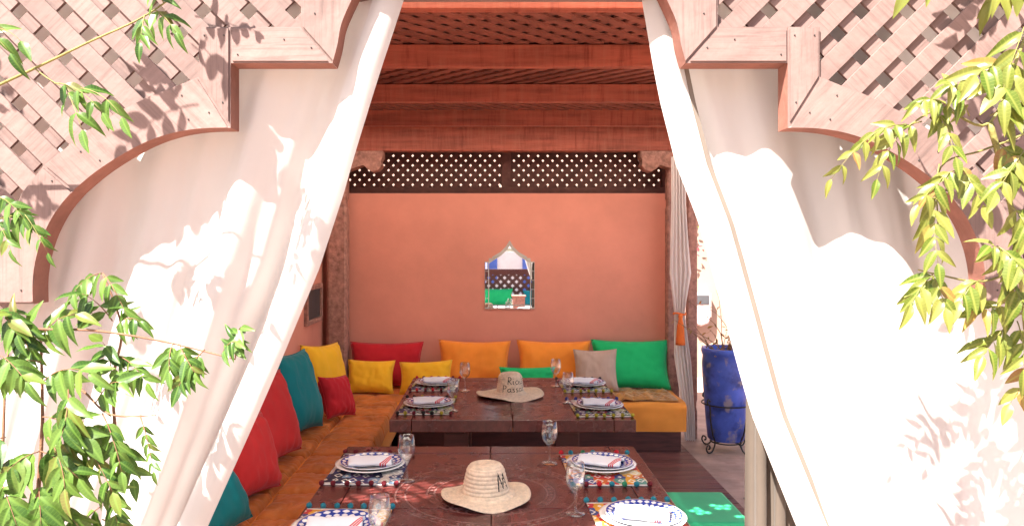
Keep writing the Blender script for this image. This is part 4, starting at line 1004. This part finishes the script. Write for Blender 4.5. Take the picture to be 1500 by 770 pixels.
# ------------------------------------------------------------------ climbing vines in front of the screens
def vine(label, org, mat, stems_px, sprays, stemmat, extra=None):
    org = Vector(org); root = thing('climbing_vine', label, 'vine', org)
    def Q(x, y, Y): return P(x, y, Y) - org
    for line, r0 in stems_px:
        pts = [Vector(p) for p in line]
        fine = []
        c = [tuple(P(*p) - org) for p in line]
        n = len(c)
        for i in range(n - 1):
            p0 = c[max(i - 1, 0)]; p1 = c[i]; p2 = c[i + 1]; p3 = c[min(i + 2, n - 1)]
            for k in range(6):
                t = k / 6; fine.append(tuple(0.5 * (2 * p1[j] + (p2[j] - p0[j]) * t + (2 * p0[j] - 5 * p1[j] + 4 * p2[j] - p3[j]) * t * t + (3 * p1[j] - p0[j] - 3 * p2[j] + p3[j]) * t ** 3) for j in range(3)))
        fine.append(c[-1]); m = len(fine)
        st = bmesh.new(); tube(st, fine, [r0 * (1 - .65 * i / m) for i in range(m)], 7); obj('stem', st, stemmat, root)
    for (x0, y0, x1, y1, Y, npair, lpx, arch) in sprays:
        p0 = P(x0, y0, Y) - org; p1 = P(x1, y1, Y - .04) - org
        spray(root, Vector((0, 0, 0)), None, p0, p1, npair, lpx * 0.76 * Y / F, mat, arch, stalkmat=stemmat)
    if extra:
        sk = bmesh.new()
        for (x0, y0, z0, x1, y1, z1, n, ll, npr) in extra:
            for _ in range(n):
                p = Vector((rng.uniform(x0, x1), rng.uniform(y0, y1), rng.uniform(z0, z1))) - org
                a = rng.uniform(0, 6.28); p1 = p + Vector((math.cos(a), .4 * math.sin(a), -.5)) * .16
                spray(root, Vector((0, 0, 0)), sk, p, p1, npr, ll, mat, .15, sk)
        tag(obj('overhanging_foliage', sk, mat, root, smooth=True), kind='stuff')
    return root
# big green vine, lower corner
stL = [([(60, 1150, 1.42), (50, 900, 1.42), (55, 740, 1.40), (62, 620, 1.40), (60, 500, 1.44)], .006),
       ([(110, 1150, 1.44), (150, 820, 1.44), (168, 660, 1.44), (165, 560, 1.45), (178, 480, 1.46), (150, 400, 1.48)], .0045),
       ([(-20, 480, 1.42), (60, 482, 1.40), (140, 484, 1.38), (240, 500, 1.36), (345, 526, 1.34)], .0032),
       ([(60, 560, 1.40), (115, 568, 1.38), (160, 606, 1.36), (228, 608, 1.34)], .0028),
       ([(-20, 735, 1.36), (30, 745, 1.36), (70, 765, 1.36)], .003),
       ([(-30, 900, 1.36), (0, 700, 1.36), (8, 560, 1.40), (20, 440, 1.45)], .004)]
spL = [(345, 524, 352, 480, 1.34, 4, 34, .3), (300, 512, 262, 565, 1.34, 6, 40, .1), (262, 503, 285, 545, 1.34, 4, 36, .1), (325, 520, 345, 500, 1.33, 3, 32, .2), (255, 502, 248, 545, 1.35, 4, 34, .2),
       (205, 608, 225, 690, 1.34, 5, 26, .1), (150, 605, 178, 690, 1.36, 5, 40, .1), (160, 690, 172, 765, 1.38, 5, 42, .1), (140, 590, 175, 560, 1.38, 4, 44, .3),
       (165, 560, 150, 500, 1.42, 4, 46, .2), (150, 400, 190, 470, 1.46, 4, 36, .3), (150, 400, 100, 440, 1.46, 4, 40, .3), (165, 470, 120, 430, 1.44, 4, 46, .2), (170, 480, 205, 470, 1.44, 3, 36, .3),
       (60, 500, 15, 460, 1.42, 4, 50, .2), (60, 500, 110, 460, 1.42, 4, 52, .2), (60, 530, 0, 540, 1.38, 4, 55, .25), (62, 560, 130, 545, 1.38, 4, 56, .25), (62, 610, 125, 640, 1.36, 4, 58, .2),
       (60, 660, 10, 690, 1.34, 4, 60, .2), (58, 660, 115, 700, 1.34, 4, 60, .2), (56, 700, 60, 770, 1.32, 4, 62, .1), (55, 740, 0, 775, 1.34, 4, 60, .2), (56, 740, 115, 770, 1.36, 4, 56, .2),
       (165, 620, 120, 650, 1.42, 4, 48, .2), (165, 640, 195, 700, 1.42, 4, 42, .2), (150, 740, 105, 790, 1.42, 4, 50, .2), (150, 760, 185, 800, 1.42, 4, 46, .2),
       (8, 640, -30, 660, 1.34, 3, 56, .2), (20, 470, 45, 520, 1.42, 4, 48, .2), (100, 570, 90, 640, 1.34, 4, 56, .1), (30, 745, 45, 800, 1.33, 3, 58, .1), (70, 640, 95, 715, 1.33, 4, 54, .1),
       (0, 700, 25, 770, 1.32, 4, 54, .1), (0, 520, 40, 560, 1.36, 4, 50, .2), (-10, 450, 25, 490, 1.40, 4, 46, .2), (120, 640, 165, 720, 1.35, 4, 46, .1), (170, 520, 215, 560, 1.40, 4, 38, .2)]
vine('dense green leafy vine growing up against the curtain by the red cushions', (P(60, 1150, 1.42).x, 1.42, 0.0), 'leaf_green', stL, spL, 'stem_brown')
# sprig across the left screen
stU = [([(-60, 152, 1.50), (0, 124, 1.48), (60, 96, 1.46), (130, 62, 1.44), (215, 22, 1.42), (300, -40, 1.42)], .0034), ([(50, 100, 1.46), (75, 118, 1.45), (110, 138, 1.44)], .0016), ([(-40, 330, 1.50), (0, 320, 1.50), (40, 318, 1.49)], .002)]
spU = [(80, 122, 150, 165, 1.44, 3, 40, .2), (100, 130, 178, 172, 1.44, 2, 44, .25), (95, 125, 120, 190, 1.43, 2, 48, .1), (212, 22, 205, 62, 1.42, 3, 38, .1), (225, 15, 258, 48, 1.42, 3, 38, .2), (240, 5, 215, -25, 1.42, 3, 36, .2), (-30, 45, 15, 78, 1.42, 2, 50, .3), (-20, 50, 30, 60, 1.42, 1, 46, .3),
       (0, 320, 60, 345, 1.48, 4, 36, .3), (-10, 322, 15, 365, 1.48, 3, 34, .2), (20, 300, 70, 370, 1.47, 4, 30, .3), (-10, 290, 35, 320, 1.48, 4, 32, .3)]
vine('thin green vine sprig crossing the lattice beside the red cushion curtain', (P(0, 124, 1.48).x, 1.50, P(0, 124, 1.48).z), 'leaf_green', stU, spU, 'stem',
     extra=[(-1.75, 1.15, 2.1, -1.2, 1.48, 2.6, 20, .055, 4), (-0.90, 1.28, 2.3, -0.70, 1.42, 2.5, 5, .05, 4)])
# yellow green vine on the right
stR = [([(1560, -60, 1.46), (1500, 60, 1.44), (1450, 180, 1.42), (1380, 160, 1.40), (1330, 185, 1.38)], .004), ([(1540, 150, 1.46), (1500, 195, 1.44), (1440, 220, 1.42), (1378, 245, 1.40), (1374, 330, 1.38)], .003),
       ([(1560, 330, 1.46), (1500, 385, 1.44), (1440, 412, 1.42), (1375, 402, 1.40), (1345, 395, 1.39)], .003), ([(1560, 420, 1.46), (1500, 455, 1.44), (1470, 480, 1.43)], .003), ([(1450, 180, 1.42), (1480, 300, 1.43), (1500, 460, 1.45), (1530, 800, 1.5), (1560, 1150, 1.5)], .006)]
spR = [(1335, 185, 1218, 262, 1.38, 6, 34, .32), (1350, 178, 1285, 262, 1.38, 5, 38, .3), (1370, 160, 1400, 230, 1.38, 4, 42, .25), (1400, 165, 1345, 150, 1.38, 4, 40, .25), (1376, 240, 1374, 385, 1.37, 6, 46, .02), (1400, 235, 1440, 300, 1.38, 4, 46, .2),
       (1460, 210, 1500, 260, 1.38, 4, 50, .2), (1450, 170, 1500, 150, 1.36, 3, 58, .2), (1480, 100, 1430, 110, 1.36, 3, 60, .2), (1490, 80, 1470, 145, 1.35, 3, 62, .1), (1500, 40, 1480, 95, 1.36, 2, 64, .1), 
       (1420, 170, 1390, 120, 1.38, 4, 44, .2), (1480, 300, 1510, 360, 1.38, 4, 50, .2), (1440, 410, 1405, 440, 1.39, 3, 46, .2), (1375, 402, 1335, 445, 1.38, 4, 48, .25), (1365, 402, 1385, 450, 1.38, 3, 46, .2), (1500, 390, 1450, 360, 1.38, 4, 46, .2),
       (1470, 400, 1500, 450, 1.38, 4, 48, .2), (1475, 478, 1440, 520, 1.42, 4, 50, .15), (1490, 470, 1500, 540, 1.42, 3, 52, .1), (1400, 250, 1345, 300, 1.37, 4, 40, .25), (1500, 220, 1460, 280, 1.36, 4, 48, .15),
       (1496, 460, 1430, 455, 1.42, 4, 44, .2), (1520, 500, 1480, 590, 1.45, 3, 44, .1), (1460, 360, 1500, 400, 1.36, 3, 46, .1)]
vine('yellow green vine hanging in front of the lattice and the curtain with leaf shadows', (P(1560, 1150, 1.5).x, 1.5, 0.0), 'leaf_lime', stR, spR, 'stem',
     extra=[(0.80, 1.2, 2.15, 1.35, 1.48, 2.6, 22, .06, 4), (1.2, 1.15, 1.2, 1.55, 1.4, 2.1, 10, .055, 4)])
